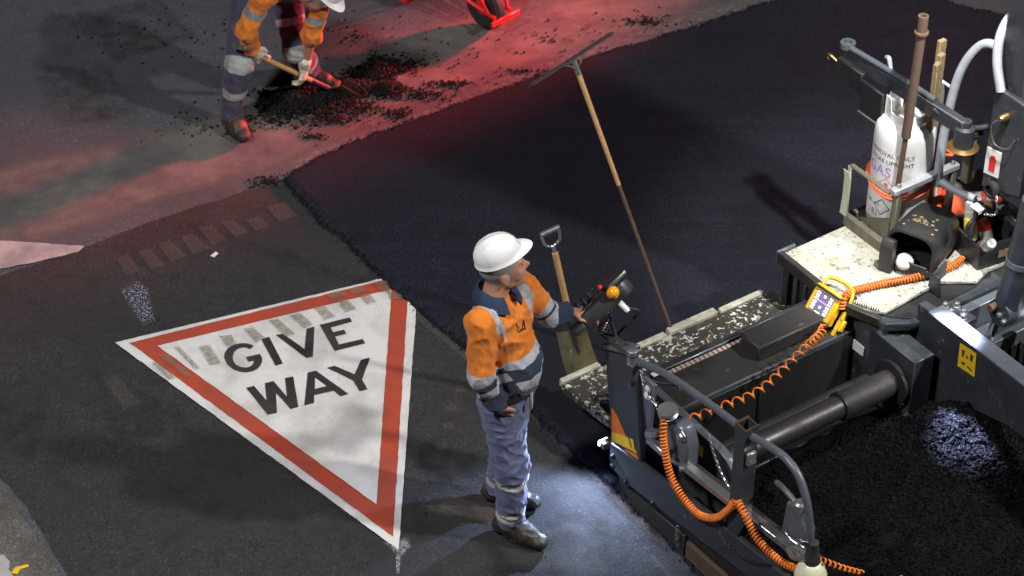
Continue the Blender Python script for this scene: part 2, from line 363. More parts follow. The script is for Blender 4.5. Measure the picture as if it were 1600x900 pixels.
for i, q in enumerate([[(905, 48), (925, 28), (934, 34), (915, 52)], [(938, 55), (960, 48), (955, 62)], [(870, 60), (905, 50), (900, 70), (875, 75)],
                       [(60, 20), (260, -10), (330, 60), (180, 110)], [(30, 100), (170, 90), (240, 190), (90, 210)]]):
    film('dark_stain', q, .0056, MT['stain'], road, .5)
for i, q in enumerate([[(120, 560), (300, 640), (330, 700), (160, 690)], [(-20, 600), (90, 640), (60, 740), (-30, 700)], [(640, 680), (760, 700), (740, 780), (650, 760)]]):
    film('dark_stain', q, .0085, MT['stain'], patch, .6)
z4 = lambda p: (p[0]/3.3333, 250+p[1]/3.3333)
z6 = lambda p: (170+p[0]/3.2, 420+p[1]/3.2)
for q in [[(715, 480), (775, 458), (868, 560), (790, 580)], [(820, 440), (885, 420), (980, 510), (890, 545)], [(935, 400), (1005, 385), (1095, 470), (1005, 505)],
          [(1030, 360), (1100, 345), (1195, 425), (1110, 458)], [(1145, 325), (1215, 315), (1300, 385), (1225, 412)], [(1270, 315), (1345, 300), (1415, 350), (1335, 380)],
          [(1380, 245), (1480, 225), (1560, 300), (1450, 330)], [(600, 520), (670, 495), (740, 590), (660, 610)]]:
    film('tread_mark', [z4(p) for p in q], .0095, MT['tread_and_pale_patch'], patch, .22)
film('scuff_or_lit_patch', [(150, 590), (178, 575), (235, 640), (195, 655)], .0095, MT['tread_and_pale_patch'], patch, .9)
film('painted_glint', [(180, 450), (212, 430), (235, 445), (252, 515), (225, 522), (205, 495)], .010, MT['glint'], patch, .85)  # glint of blue-white lamp light, painted on the road as pale speckles
film('overspray', [(592, 848), (640, 838), (648, 856), (630, 875), (612, 868)], .0102, MT['spray'], patch, .9)
film('overspray', [(617, 868), (622, 858), (628, 868), (625, 905), (618, 905)], .0106, MT['spray'], patch, .9)
for q in [(720, 610), (700, 668), (690, 700), (705, 640), (735, 560)]:
    film('scuff_or_lit_patch', [(q[0]-16, q[1]-6), (q[0]+10, q[1]-9), (q[0]+18, q[1]+6), (q[0]-10, q[1]+9)], .0098, MT['tread_and_pale_patch'], patch, .95)
film('scuff_or_lit_patch', [(668, 790), (700, 770), (790, 800), (790, 830), (720, 812)], .0094, MT['tread_and_pale_patch'], patch, .5)  # lit gap between the operator's leg shadows, painted as a pale patch
# chipped pale aggregate along the cut edge
strip_film('pale_streak', [(425, 285), (560, 400), (650, 502), (790, 622), (950, 780), (1080, 915)], [(452, 285), (585, 400), (672, 502), (815, 622), (985, 780), (1110, 905)], .0090, MT['tread_and_pale_patch'], patch, .45)

# the freshly laid mat: raised slab with a ragged, crumbling shoulder
EDGE = [(440, 283), (455, 300), (475, 325), (500, 352), (545, 385), (580, 425), (610, 455), (640, 480), (655, 495), (690, 520), (725, 550), (760, 585), (800, 620), (840, 665), (880, 700), (920, 735), (962, 772), (1030, 838), (1120, 930), (1250, 1050)]
FAR = [(440, 281), (470, 264), (500, 247), (540, 229), (600, 206), (650, 188), (700, 169), (760, 149), (800, 136), (860, 113), (940, 86), (1000, 69), (1100, 39), (1175, 13), (1225, 0), (1280, -16), (1380, -20), (1460, -6), (1510, 14), (1570, 26), (1640, 60)]
rim = [G(*p) for p in (EDGE[::-1]+FAR[1:])]
def ragged(pts, step, amp, seed):
    out = []
    for a, b in zip(pts, pts[1:]):
        n = max(1, int((b-a).length/step)); t = (b-a).normalized(); nn = Vector((-t.y, t.x, 0))
        for i in range(n):
            p = a.lerp(b, i/n); h = mnoise.noise(p*14+Vector((seed, 0, 0)))*amp+mnoise.noise(p*45+Vector((seed, 5, 0)))*amp*.55
            out.append(p+nn*h)
    out.append(pts[-1]); return out
outer = ragged(rim, .02, .022, 3)
def inward(pts, d):
    c = G(1100, 380); out = []
    for i, p in enumerate(pts):
        t = (pts[min(i+6, len(pts)-1)]-pts[max(i-6, 0)]).normalized(); n = Vector((-t.y, t.x, 0))
        if n.dot(c-p) < 0: n = -n
        out.append(p+n*d*(1+.35*mnoise.noise(p*9)))
    return out
mid = inward(outer, .022); inn = inward(outer, .06)
tail = [G(1900, 300), G(2000, 1050)]
bm = bmesh.new()
ro = [bm.verts.new((p.x, p.y, -.002)) for p in outer]; rm = [bm.verts.new((p.x, p.y, .030+.010*mnoise.noise(p*30))) for p in mid]
ri = [bm.verts.new((p.x, p.y, .042)) for p in inn]
for i in range(len(ro)-1):
    bm.faces.new((ro[i], ro[i+1], rm[i+1], rm[i])); bm.faces.new((rm[i], rm[i+1], ri[i+1], ri[i]))
f = bm.faces.new(ri+[bm.verts.new((p.x, p.y, .042)) for p in tail]); bmesh.ops.triangulate(bm, faces=[f])
mat_o = struct(bm_obj('asphalt_mat', bm, MT['mat']))
items = []
for i, p in enumerate(outer):
    for k in range(5):
        d = abs(rng.normal(0, .024)); s = rng.uniform(.003, .0075)
        items.append((tuple(p+(mid[i]-p).normalized()*(.03-d)+Vector((rng.uniform(-.015, .015), rng.uniform(-.015, .015), max(.004, min(.04, .03-d)+.006)))), s))
stones('edge_crumbs', items, MT['crumb'], mat_o)['kind'] = 'stuff'

# loose black crumbs and the two spilled heaps by the digging worker
def heap(px, rx, ry, h, n, smin, smax, rot=0.0):
    c = G(*px); out = []
    for _ in range(n):
        a = rng.uniform(0, 2*math.pi); r = abs(rng.normal(0, .55)); x, y = math.cos(a)*r*rx, math.sin(a)*r*ry
        xx, yy = x*math.cos(rot)-y*math.sin(rot), x*math.sin(rot)+y*math.cos(rot)
        z = h*math.exp(-r*r*2.0)*rng.uniform(.55, 1.05)
        lump = mnoise.noise(Vector((c.x+xx, c.y+yy, 0))*6)
        if lump < -.12 and r > .85: continue
        out.append(((c.x+xx, c.y+yy, z+.005), rng.uniform(smin, smax)))
    return out
it = heap((478, 158), .34, .20, .075, 5200, .006, .014, .25)+heap((545, 142), .22, .12, .06, 2200, .006, .014, .2)
hp = stones('asphalt_heap', it, MT['crumb']); hp['kind'] = 'stuff'; tag(hp, 'heap of loose black asphalt being shovelled beside the digging worker', 'asphalt heap')
it = heap((590, 112), .20, .13, .055, 2600, .006, .014, .5)+heap((605, 140), .12, .09, .04, 800, .006, .012)
hp = stones('asphalt_heap', it, MT['crumb']); hp['kind'] = 'stuff'; tag(hp, 'smaller heap of black asphalt on red lit ground right of the shovel', 'asphalt heap')
it = []
for px, rx, ry, n in [((520, 188), .16, .07, 260), ((560, 170), .25, .12, 300), ((660, 148), .22, .10, 260), ((700, 132), .2, .06, 160), ((625, 178), .12, .1, 160), ((430, 190), .35, .12, 90), ((650, 100), .5, .4, 90), ((560, 60), .9, .5, 60), ((850, 60), .9, .4, 80), ((1010, 35), .25, .12, 140), ((820, 112), .3, .05, 60), ((330, 200), .4, .2, 60), ((420, 285), .12, .08, 140), ((490, 215), .12, .05, 90), ((300, 60), 1.2, .7, 60)]:
    for p, s in heap(px, rx, ry, .004, n, .004, .011): it.append((p, s))
for _ in range(150):
    p = G(rng.uniform(20, 950), rng.uniform(420, 890)); it.append(((p.x, p.y, .009), rng.uniform(.002, .005)))
cr = stones('scattered_crumbs', it, MT['crumb']); cr['kind'] = 'stuff'; tag(cr, 'scattered black asphalt crumbs strewn over the old road', 'crumbs')

wheel_scale = .80
# painted markings
gw = thing('road_marking', 'white triangle road marking with red border reading GIVE WAY', 'road marking', G(440, 590))
gw.location.z = 0
def on(parent, o):
    o.parent = parent; o.matrix_parent_inverse = Matrix.Translation(-Vector(parent.location)); return o
on(gw, flat('white_border', [(180, 538), (655, 424), (623, 862)], .0125, MT['white_paint'], sub=.025, jit=.0032))
on(gw, flat('red_border', [(203, 539), (639.5, 431), (614, 842)], .0155, MT['red_paint'], sub=.025, jit=.0032))
on(gw, flat('white_field', [(246.6, 544.4), (612, 456.5), (588.4, 792.5)], .0185, MT['white_paint'], sub=.025, jit=.0032))
zl = lambda p: (340+p[0]/5.292, 490+p[1]/5.292)
LET = {'G': [(300, 293), (268, 320), (245, 308), (205, 305), (165, 318), (137, 343), (126, 378), (132, 415), (155, 448), (195, 468), (240, 472), (275, 462), (296, 440), (305, 412), (258, 424), (235, 385), (352, 358), (368, 385), (370, 420), (355, 455), (325, 485), (285, 503), (235, 511), (180, 505), (125, 482), (82, 445), (58, 395), (62, 350), (88, 312), (130, 285), (185, 271), (240, 270), (280, 280)],
       'I': [(362, 237), (428, 217), (542, 437), (480, 455)],
       'V': [(482, 203), (545, 192), (722, 318), (738, 150), (802, 132), (790, 380), (735, 393)],
       'E': [(845, 118), (1092, 57), (1112, 93), (935, 140), (956, 180), (1045, 157), (1068, 192), (972, 215), (1003, 280), (1200, 235), (1222, 270), (970, 336)],
       'W': [(237, 638), (302, 622), (408, 745), (395, 600), (462, 582), (575, 712), (560, 558), (626, 545), (670, 795), (605, 815), (485, 680), (491, 845), (415, 862)],
       'A': [(748, 513), (815, 497), (1085, 690), (1018, 710), (960, 663), (800, 700), (797, 765), (718, 785)],
       'Y': [(905, 473), (972, 457), (1133, 528), (1188, 408), (1262, 388), (1195, 570), (1242, 652), (1175, 668), (1125, 580)]}
for ch, pts in LET.items():
    on(gw, flat('letter', [zl(p) for p in pts], .0215, MT['black_paint'], sub=.03, jit=.0015))
on(gw, flat('letter_opening', [zl(p) for p in [(808, 560), (902, 628), (806, 652)]], .0240, MT['white_paint']))
for q in [[(440, 400), (505, 388), (575, 500), (505, 510)], [(545, 350), (615, 340), (655, 400), (590, 420)], [(660, 310), (720, 302), (795, 365), (740, 400)], [(785, 265), (845, 258), (945, 350), (880, 365)],
          [(890, 245), (955, 230), (1035, 300), (980, 325)], [(1010, 205), (1080, 195), (1145, 260), (1080, 280)], [(1140, 175), (1195, 165), (1250, 225), (1180, 245)], [(1250, 150), (1310, 140), (1345, 185), (1290, 205)],
          [(1085, 150), (1170, 125), (1200, 150), (1120, 175)], [(1190, 125), (1270, 105), (1300, 130), (1225, 150)], [(1310, 85), (1400, 70), (1420, 150), (1360, 130)], [(1380, 130), (1460, 140), (1490, 170), (1400, 175)],
          [(315, 400), (345, 395), (475, 530), (440, 535)], [(205, 480), (245, 478), (350, 570), (300, 577)], [(235, 440), (280, 430), (440, 570), (400, 575)]]:
    on(gw, film('tyre_dirt', [z6(p) for p in q], .0262, MT['tread_dark'], None, .5))
ar = tag(flat('road_marking', [(-80, 372), (0, 378), (132, 387), (125, 395), (60, 411), (0, 423), (-80, 442)], .0115, MT['old_white'], sub=.03, jit=.006), 'worn pale painted line end at the left edge of the road', 'road marking')
on_g = tag(flat('paint_mark', [(18, 899), (24, 890), (45, 885), (46, 889), (32, 893), (28, 901)], .016, MT['sticker']), 'small yellow survey paint mark on the concrete gutter', 'paint mark')
tag(flat('paint_mark', [(-20, 872), (6, 870), (16, 880), (14, 893), (20, 905), (-20, 910)], .016, MT['old_white'], sub=.02, jit=.01), 'pale grey paint patch on the concrete gutter corner', 'paint mark')
sc_ = flat('paper_scrap', [(329, 403), (337, 396), (342, 399), (335, 405)], .014, MT['white_plastic']); tag(sc_, 'tiny white paper scrap on dark asphalt near tread marks', 'litter')

# ------------------------------------------------------------------ the paver (u across the road, v the way it travels, w up)
PO = Vector((.5213, 8.8278, 0)); PA = R(34)
paver = thing('asphalt_paver', 'dark grey asphalt paver screed with white tread plate deck and end gate', 'paver', PO, PA)
def P(u, v, w_): return Vector((u, -v, w_))
def PW(u, v, w_): return PO+Matrix.Rotation(PA, 3, 'Z') @ P(u, v, w_)
def box(name, u0, u1, v0, v1, w0, w1, m, parent=paver, bev=.005):
    return prism(name, [P(u0, v0, w0), P(u1, v0, w0), P(u1, v1, w0), P(u0, v1, w0)], (0, 0, w1-w0), m, parent, bev)
def side(name, vw, u0, u1, m, parent=paver, bev=.004):
    return prism(name, [P(u0, v, q) for v, q in vw], (u1-u0, 0, 0), m, parent, bev)
def plan(name, uv, w0, w1, m, parent=paver, bev=.004):
    return prism(name, [P(u, v, w0) for u, v in uv], (0, 0, w1-w0), m, parent, bev)
def rod(name, a, b, r, m, parent=paver, sides=14, rb=None):
    V, F = tube_data([P(*a), P(*b)], [r, rb or r], sides); return mesh_obj(name, V, F, m, parent, angle=40)
def pipe(name, pts, r, m, parent=paver, sides=12, n=8): return tube(name, [P(*p) for p in pts], r, m, parent, sides, n)
def bolt(parent, u, v, w_, axis, r=.014, h=.012, m=None):
    a = Vector((axis[0], -axis[1], axis[2])); return lathe('bolt', [(r*1.5, 0), (r*1.5, h*.3), (r, h*.35), (r, h), (r*.7, h*1.15)], m or MT['steel'], parent, P(u, v, w_), 6, a, 20)
def chain(name, pts, parent=paver, size=.011, m=None):
    path = catmull([P(*p) for p in pts], 10); _, L = resample(path, 2); n = int(L/(size*1.55)); path, _ = resample(path, n+1); V = []; F = []
    for i in range(n):
        c = (path[i]+path[i+1])/2; t = (path[i+1]-path[i]).normalized(); q = t.cross(Vector((.3, .2, 1))).normalized()
        if i % 2: q = t.cross(q)
        ring = [c+t*(math.cos(a)*size*1.05)+q*(math.sin(a)*size*.55) for a in [2*math.pi*k/8 for k in range(9)]]
        tube_data(ring, size*.22, 4, V, F)
    return mesh_obj(name, V, F, m or MT['steel'], parent)

# -- extending screed: footboard, box, cover, ruler
MT['lip'] = simple('cream_chipped_lip', (.42, .41, .33), .6, 0, .7, 24, (.06, .055, .04), .3)
fb = plan('footboard', [(.05, -.57), (.76, -.585), (1.42, -.575), (1.42, -.245), (.30, -.24), (.12, -.17), (.085, -.20)], .245, .300, MT['mottle'], bev=.010)
for a, b, d in [(.06, .30, 0), (.44, .72, .006), (.74, 1.05, .016), (1.07, 1.36, .004)]:
    plan('edge_lip', [(a, -.600-d), (b, -.602-d), (b, -.566-d*.2), (a, -.568-d*.2)], .268, .312+d*.6, MT['lip'], fb, .006)
box('rear_rail', .30, 1.38, -.243, -.200, .12, .475, MT['black'])
box('rear_rail_cap', .285, 1.385, -.238, -.196, .477, .487, MT['grey'])
o = box('scale_strip', .385, .95, -.190, -.166, .466, .474, MT['ruler'], bev=.001)
top = box('top_plate', .288, 1.40, -.192, .062, .440, .465, MT['tar_steel'])
box('plate_trim', .288, 1.40, .063, .070, .452, .468, MT['grey_light'], top, .001)
box('front_wall', .30, 1.40, .055, .075, .09, .446, MT['black'])
plan('wall_rib', [(.80, .0745), (.83, .0745), (.83, .090), (.80, .090)], .11, .40, MT['black'])
box('cover_block', .845, 1.33, -.150, .0, .468, .555, MT['tar_steel'], bev=.008)
box('cover_lip', .840, 1.335, -.156, -.142, .556, .566, MT['black'])
side('box_side_plate', [(-.235, .508), (.44, .505), (.505, .492), (.545, .455), (.555, .40), (.54, .08), (-.235, .08)], .252, .284, MT['grey'], bev=.005)
side('side_plate_trim', [(-.236, .515), (.44, .512), (.512, .497), (.552, .46), (.556, .452), (.508, .488), (.44, .503), (-.236, .506)], .246, .290, MT['grey_light'], bev=.002)
lb = side('warning_label', [(.22, .445), (.335, .440), (.335, .375), (.22, .380)], .2475, .2495, MT['sticker'], bev=0)
side('label_print', [(.235, .425), (.30, .423), (.30, .413), (.235, .415)], .2455, .2470, MT['refl_orange'], lb, 0)
side('label_print', [(.235, .403), (.31, .401), (.31, .393), (.235, .395)], .2455, .2470, MT['refl_orange'], lb, 0)
box('label_tag', .33, .37, -.205, -.175, .488, .492, MT['white_plastic'], bev=.001)
gt = rod('guide_tube', (.29, .375, .335), (1.12, .375, .335), .060, MT['tube_steel'], sides=28)
rod('tube_sleeve', (1.08, .375, .335), (1.42, .375, .335), .070, MT['tar_steel'], gt, 28)
rod('tube_ring', (1.065, .375, .335), (1.085, .375, .335), .075, MT['black'], gt, 28)
rod('guide_tube', (.29, .20, .20), (1.42, .20, .20), .05, MT['black'], sides=20)
box('screed_plate', .10, 1.42, -.23, .30, .046, .10, MT['black'])

# -- main screed body with its deck
body = plan('main_body', [(1.42, -.42), (2.75, -.42), (2.75, .285), (1.56, .285), (1.46, .225), (1.42, .16)], .06, .585, MT['grey'], bev=.008)
deck = plan('deck_plate', [(1.385, -.48), (1.90, -.485), (2.75, -.48), (2.75, .23), (2.16, .215), (2.05, .255), (1.90, .15), (1.50, .185), (1.40, .10)], .594, .618, MT['deck'], bev=.004)
box('deck_edge', 1.350, 1.386, -.49, .02, .560, .632, MT['tar_steel'], deck)
plan('deck_edge', [(1.352, -.50), (1.47, -.50), (1.47, -.482), (1.352, -.482)], .562, .634, MT['grey_light'], deck, .003)
plan('deck_edge', [(1.352, .03), (1.384, .022), (1.455, .205), (1.425, .222)], .572, .626, MT['tar_steel'], deck, .004)
box('hinge_pad', 1.37, 1.45, -.03, .03, .6195, .628, MT['black'], deck, .002)
box('corner_post', 1.385, 1.44, -.475, -.43, .06, .56, MT['black'])
box('inner_panel', 1.3905, 1.4185, -.40, .05, .10, .555, MT['black'])
box('panel_strip', 1.372, 1.389, -.37, -.345, .30, .555, MT['grey'])
for v_ in (-.30, -.12): box('panel_rib', 1.375, 1.389, v_, v_+.02, .15, .53, MT['grey'])
plan('front_frame', [(1.46, .232), (1.58, .292), (2.30, .30), (2.30, .335), (1.57, .330), (1.44, .250)], .560, .608, MT['grey'], bev=.004)
plan('slot_floor', [(1.50, .19), (1.92, .16), (2.05, .26), (1.60, .285)], .588, .592, MT['black'], bev=0)
side('catch_plate', [(.14, .60), (.235, .60), (.215, .715), (.155, .705)], 1.815, 1.83, MT['grey'])
plan('catch_plate', [(1.815, .155), (1.95, .115), (1.955, .127), (1.83, .168)], .60, .70, MT['grey'], bev=.003)
coil('tie_wire', [P(1.395, .0, .63), P(1.42, .08, .63), P(1.47, .175, .63)], .0075, .0022, .0125, MT['rubber'], deck, sides=4, steps=7)
chain('hanging_chain', [(1.50, .262, .575), (1.51, .30, .50), (1.535, .315, .40), (1.56, .32, .33)], size=.009, m=MT['black'])
box('white_plate', 1.408, 1.417, .06, .155, .345, .405, MT['white_plastic'], bev=.002)
lathe('mounting_flange', [(.12, 0), (.12, .02), (.10, .024)], MT['black'], paver, P(1.418, .375, .335), 24, (-1, 0, 0))
box('arm_bracket', 1.43, 1.56, .17, .50, .10, .53, MT['grey'])
for v_, w_ in [(.24, .22), (.28, .18), (.45, .23), (.49, .19)]: bolt(paver, 1.43, v_, w_, (-1, 0, 0), .012, .02, MT['tar_steel'])

# -- tow arm, cylinder, column
arm = side('tow_arm', [(.30, .70), (.46, .712), (2.2, .712), (2.2, .42), (1.0, .40), (.72, .33), (.52, .20), (.42, .13), (.34, .13)], 1.60, 1.655, MT['grey'])
side('arm_flange', [(.40, .713), (2.2, .713), (2.2, .727), (.40, .727)], 1.575, 1.675, MT['grey_light'], arm, .003)
lab = side('warning_label', [(.62, .665), (.735, .675), (.745, .535), (.625, .525)], 1.5955, 1.5985, MT['sticker'], bev=0)
for a in [[(.64, .64), (.66, .645), (.655, .60), (.645, .60)], [(.668, .63), (.69, .62), (.68, .605)], [(.70, .655), (.72, .65), (.715, .61), (.70, .615)], [(.645, .57), (.675, .575), (.66, .55)], [(.69, .57), (.725, .565), (.725, .556), (.69, .56)]]:
    side('label_print', a, 1.5935, 1.5950, MT['black_ink'], lab, 0)
for v_, u_ in [(.40, 1.69), (.43, 1.74), (.455, 1.68), (.49, 1.73), (.52, 1.70)]: bolt(arm, u_, v_, .70, (0, 0, 1), .014, .03)
box('bolt_pad', 1.66, 1.77, .37, .55, .67, .70, MT['grey'], arm)
box('cross_beam', 1.69, 2.75, .345, .40, .42, .60, MT['grey_light'])
box('cross_beam', 1.78, 2.75, .41, .55, .38, .47, MT['grey_light'])
for k in range(9): box('grille_bar', 1.80+k*.06, 1.83+k*.06, .551, .57, .20, .40, MT['black'])
box('grille_back', 1.78, 2.75, .42, .549, .14, .39, MT['black'])
cyl = rod('lift_cylinder', (1.95, .575, .73), (1.99, .61, 1.36), .070, MT['grey'], sides=24)
rod('cylinder_band', (1.966, .59, .98), (1.968, .592, 1.01), .074, MT['grey_light'], cyl, 24)
rod('piston_rod', (1.93, .55, .68), (1.93, .48, .36), .024, MT['chrome'], cyl, 18)
lathe('clevis', [(.075, 0), (.075, .06), (.06, .066)], MT['grey'], cyl, P(1.89, .575, .69), 20, (1, 0, 0))
rod('clevis_pin', (1.85, .545, .72), (1.90, .545, .72), .020, MT['rust'], cyl, 12)
for a in (0, 1): bolt(cyl, 1.888, .585+a*.035, .69-a*.02, (-1, 0, 0), .013, .015)
box('clevis_link', 1.95, 2.25, .59, .64, .665, .725, MT['grey_light'], cyl)
box('lamp_housing', 2.06, 2.13, .66, .72, .60, .68, MT['black']); box('lamp_lens', 2.05, 2.058, .665, .715, .61, .67, MT['led'])
col = prism('column', [P(2.13, .12, 1.12), P(2.13, .12, 3.1), P(2.95, .12, 3.1), P(2.95, .12, .62), P(2.62, .12, .62)], (0, -.18, 0), MT['grey'], paver, .012)
side('column_plate', [(.155, 1.14), (.155, 1.69), (.17, 1.73), (.40, 1.73), (.42, 1.70), (.42, 1.22)], 2.085, 2.105, MT['grey'], bev=.006)
side('column_plate', [(.15, 1.12), (.15, 1.72), (.43, 1.72), (.43, 1.20)], 2.106, 2.13, MT['black'])
st = side('safety_sign', [(.165, 1.23), (.265, 1.25), (.265, 1.40), (.165, 1.385)], 2.079, 2.083, MT['white_plastic'], bev=0)
side('sign_symbol', [(.195, 1.26), (.235, 1.268), (.238, 1.34), (.225, 1.36), (.205, 1.356), (.193, 1.335)], 2.0765, 2.0785, MT['red'], st, 0)
lathe('round_socket', [(.045, 0), (.045, .03), (.03, .034), (.028, .01)], MT['rubber'], paver, P(2.084, .245, 1.175), 20, (-1, 0, 0))
chain('cap_chain', [(2.07, .265, 1.19), (2.05, .31, 1.14), (2.06, .30, 1.06), (2.05, .24, 1.03)], size=.010)
box('cap_tag', 2.03, 2.08, .15, .215, 1.03, 1.038, MT['white_plastic'], bev=.002)
lathe('lock_pin', [(.02, 0), (.02, .035), (.012, .05)], MT['brass'], paver, P(2.084, .26, 1.615), 12, (-1, 0, 0))
pipe('pin_wire', [(2.06, .25, 1.61), (2.05, .20, 1.54), (2.055, .23, 1.45), (2.06, .31, 1.46), (2.075, .34, 1.52)], .003, MT['steel'], sides=6)
pipe('grey_hose', [(2.10, -.16, .95), (2.12, -.17, 1.30), (2.15, -.15, 1.62), (2.20, -.08, 1.80), (2.22, .03, 1.82), (2.19, .11, 1.70), (2.16, .15, 1.50), (2.17, .17, 1.35)], .024, MT['grey_hose'], sides=14, n=10)
pipe('grey_hose', [(2.35, .10, 2.02), (2.22, .08, 2.05), (2.13, .10, 1.98), (2.09, .14, 1.86), (2.09, .19, 1.72)], .024, MT['grey_hose'], sides=14, n=10)
pipe('grey_hose', [(2.11, -.155, .98), (2.13, -.05, .97), (2.16, .06, .97)], .021, MT['grey_hose'], sides=12)
pipe('black_hose', [(2.16, .06, .97), (2.15, .09, .88), (2.12, .10, .74), (2.20, .14, .66), (2.35, .12, .65)], .012, MT['rubber'], sides=10)
pipe('black_hose', [(1.98, -.13, 1.48), (2.02, -.02, 1.44), (2.09, .06, 1.43), (2.17, .12, 1.46), (2.2, .15, 1.5)], .016, MT['rubber'], sides=10)

# -- swinging arm above the gas bottle
beam = prism('swing_arm', [P(1.955, -.79, 1.42), P(2.005, -.79, 1.42), P(2.035, .07, 1.42), P(1.985, .07, 1.42)], (0, 0, .085), MT['grey'], paver, .006)
lathe('arm_boss', [(.04, 0), (.04, .03), (.022, .03), (.022, .012)], MT['grey_light'], beam, P(1.98, -.79, 1.495), 20)
pipe('arm_pipe', [(1.96, -.74, 1.520), (1.985, -.42, 1.520), (1.995, -.14, 1.520)], .016, MT['grey_light'], beam, 12)
box('arm_tab', 1.92, 1.952, -.80, -.60, 1.33, 1.45, MT['black'], beam)
box('arm_tab', 1.915, 1.935, -.60, -.43, 1.24, 1.42, MT['black'], beam)
box('arm_tab', 1.912, 1.938, -.60, -.43, 1.228, 1.238, MT['olive'], beam, .002)
box('arm_tab', 1.936, 1.946, -.43, -.36, 1.26, 1.42, MT['white_plastic'], beam)
pipe('hook', [(1.95, -.82, 1.40), (1.94, -.87, 1.42), (1.95, -.90, 1.40), (1.96, -.90, 1.37)], .008, MT['brass'], beam, 8)
pipe('hook', [(1.99, -.47, 1.52), (2.0, -.50, 1.57), (2.01, -.53, 1.56)], .012, MT['grey_hose'], beam, 8)
lathe('pivot_block', [(.05, 0), (.05, .10), (.03, .11), (.03, .14)], MT['grey'], paver, P(2.02, .06, 1.36), 16)
lathe('pivot_ring', [(.075, 0), (.08, .008), (.06, .016)], MT['brass'], paver, P(2.02, .06, 1.34), 20)
box('arm_support', 2.07, 2.11, .02, .07, 1.10, 1.42, MT['olive'])
box('pivot_link', 2.03, 2.14, .04, .075, 1.375, 1.41, MT['grey'])

# -- gas bottle cage
cage = box('cage_base', 1.795, 1.835, -.50, -.12, .6195, .685, MT['olive'])
box('cage_base', 1.836, 2.24, -.505, -.47, .6195, .685, MT['olive'])
box('cage_base', 1.836, 2.24, -.165, -.13, .6195, .685, MT['olive'])
for u_ in (1.825, 2.195): box('cage_upright', u_, u_+.035, -.185, -.150, .686, 1.0, MT['olive'])
box('cage_upright', 1.80, 1.812, -.51, -.48, .686, .99, MT['tape'])
box('cage_bar', 1.80, 2.24, -.190, -.146, 1.001, 1.035, simple('pale_grey_bar', (.34, .35, .37), .5, .1, .5, 16, (.1, .09, .08), .2))
box('cage_bar', 1.80, 1.83, -.50, -.19, .985, 1.0, MT['olive'])
side('cage_gusset', [(-.19, .687), (-.19, .83), (-.44, .687)], 1.83, 1.842, MT['olive'])
for u_ in (1.845, 2.21): bolt(paver, u_, -.17, 1.036, (0, 0, 1), .010, .016)

# -- end gate
gate = thing('end_gate_stub', 'x', 'x') if False else paver
bl = side('end_gate_blade', [(-.145, .835), (.045, .925), (.095, .90), (.175, .36), (-.062, .315)], 0.0, .028, MT['grey'])
prism('blade_cap', [P(-.012, -.155, .84), P(.06, -.12, .86), P(.07, .05, .935), P(-.012, .05, .94)], (0, 0, .035), MT['grey_light'], paver, .006)
side('blade_gusset', [(.10, .835), (.215, .85), (.185, .46)], .029, .05, MT['grey_light'])
for w_ in (.795, .755): bolt(paver, .028, .165, w_, (-1, 0, 0), .016, .010, MT['white_plastic'])
for a, m in [([(-.067, .525), (-.03, .51), (.03, .455), (.05, .43), (-.064, .38)], 'refl_orange'), ([(.052, .428), (.10, .405), (.128, .34), (.02, .337), (-.062, .376), (-.06, .33)], None), ]:
    if m: side('reflective_panel', a, -.0035, -.0012, MT[m], bl, 0)
side('reflective_panel', [(-.064, .378), (.052, .430), (.105, .452), (.142, .392), (-.061, .322)], -.0035, -.0012, MT['sticker'], bl, 0)
side('reflective_panel', [(.040, .3425), (.1425, .390), (.165, .3605), (.055, .340)], -.0042, -.0038, MT['refl_orange'], bl, 0)
side('scratch', [(.055, .47), (.07, .465), (.105, .40), (.098, .395)], -.0052, -.0045, MT['black_ink'], bl, 0)
side('scratch', [(.115, .455), (.125, .44), (.135, .40), (.125, .405)], -.0052, -.0045, MT['black_ink'], bl, 0)
lower = side('end_gate', [(-.062, .312), (.178, .356), (.66, .43), (1.25, .49), (1.75, .52), (1.75, .32), (1.15, .30), (.45, .20), (.06, .145), (-.03, .155), (-.072, .20)], -.010, .020, MT['grey'], bev=.006)
for v_, w_ in [(-.03, .245), (-.03, .185), (.30, .19), (.08, .16)]: bolt(lower, -.010, v_, w_, (-1, 0, 0), .012, .012, MT['black'])
side('gate_skid', [(-.03, .150), (.06, .140), (.45, .195), (1.75, .30), (1.75, .0), (.05, .004), (-.02, .05)], .0205, .075, MT['black'])
side('skid_plate', [(.55, .13), (1.75, .20), (1.75, .03), (.55, .03)], -.004, .0195, MT['rust'])
side('skid_plate', [(.05, .10), (.53, .145), (.53, .02), (.08, .02)], .004, .0200, MT['tar_steel'])
chain('skid_chain', [(-.016, .50, .20), (-.025, .505, .14), (-.018, .51, .08)], size=.014)
box('lamp_housing', -.02, .05, -.135, -.095, .235, .275, MT['black']); box('lamp_lens', -.025, .03, -.141, -.136, .238, .272, MT['led'])
rl = prism('slide_rail', [P(.052, .24, .44), P(.10, .24, .44), P(.10, 1.30, .56), P(.052, 1.30, .56)], (0, 0, .035), MT['steel'], paver, .004)
prism('slide_rail', [P(.11, .24, .40), P(.14, .24, .40), P(.14, 1.30, .52), P(.11, 1.30, .52)], (0, 0, .05), MT['tar_steel'], paver, .004)
bk = side('crank_housing', [(.24, .42), (.44, .44), (.44, .60), (.40, .70), (.33, .70), (.24, .60)], .06, .14, MT['grey_light'], bev=.012)
lathe('crank_pulley', [(.045, 0), (.05, .01), (.035, .022), (.05, .034), (.045, .044)], MT['steel'], bk, P(.055, .30, .72), 20, (-.3, 0, 1))
box('crank_arm', .0, .06, .20, .34, .50, .535, MT['steel'], bev=.006)
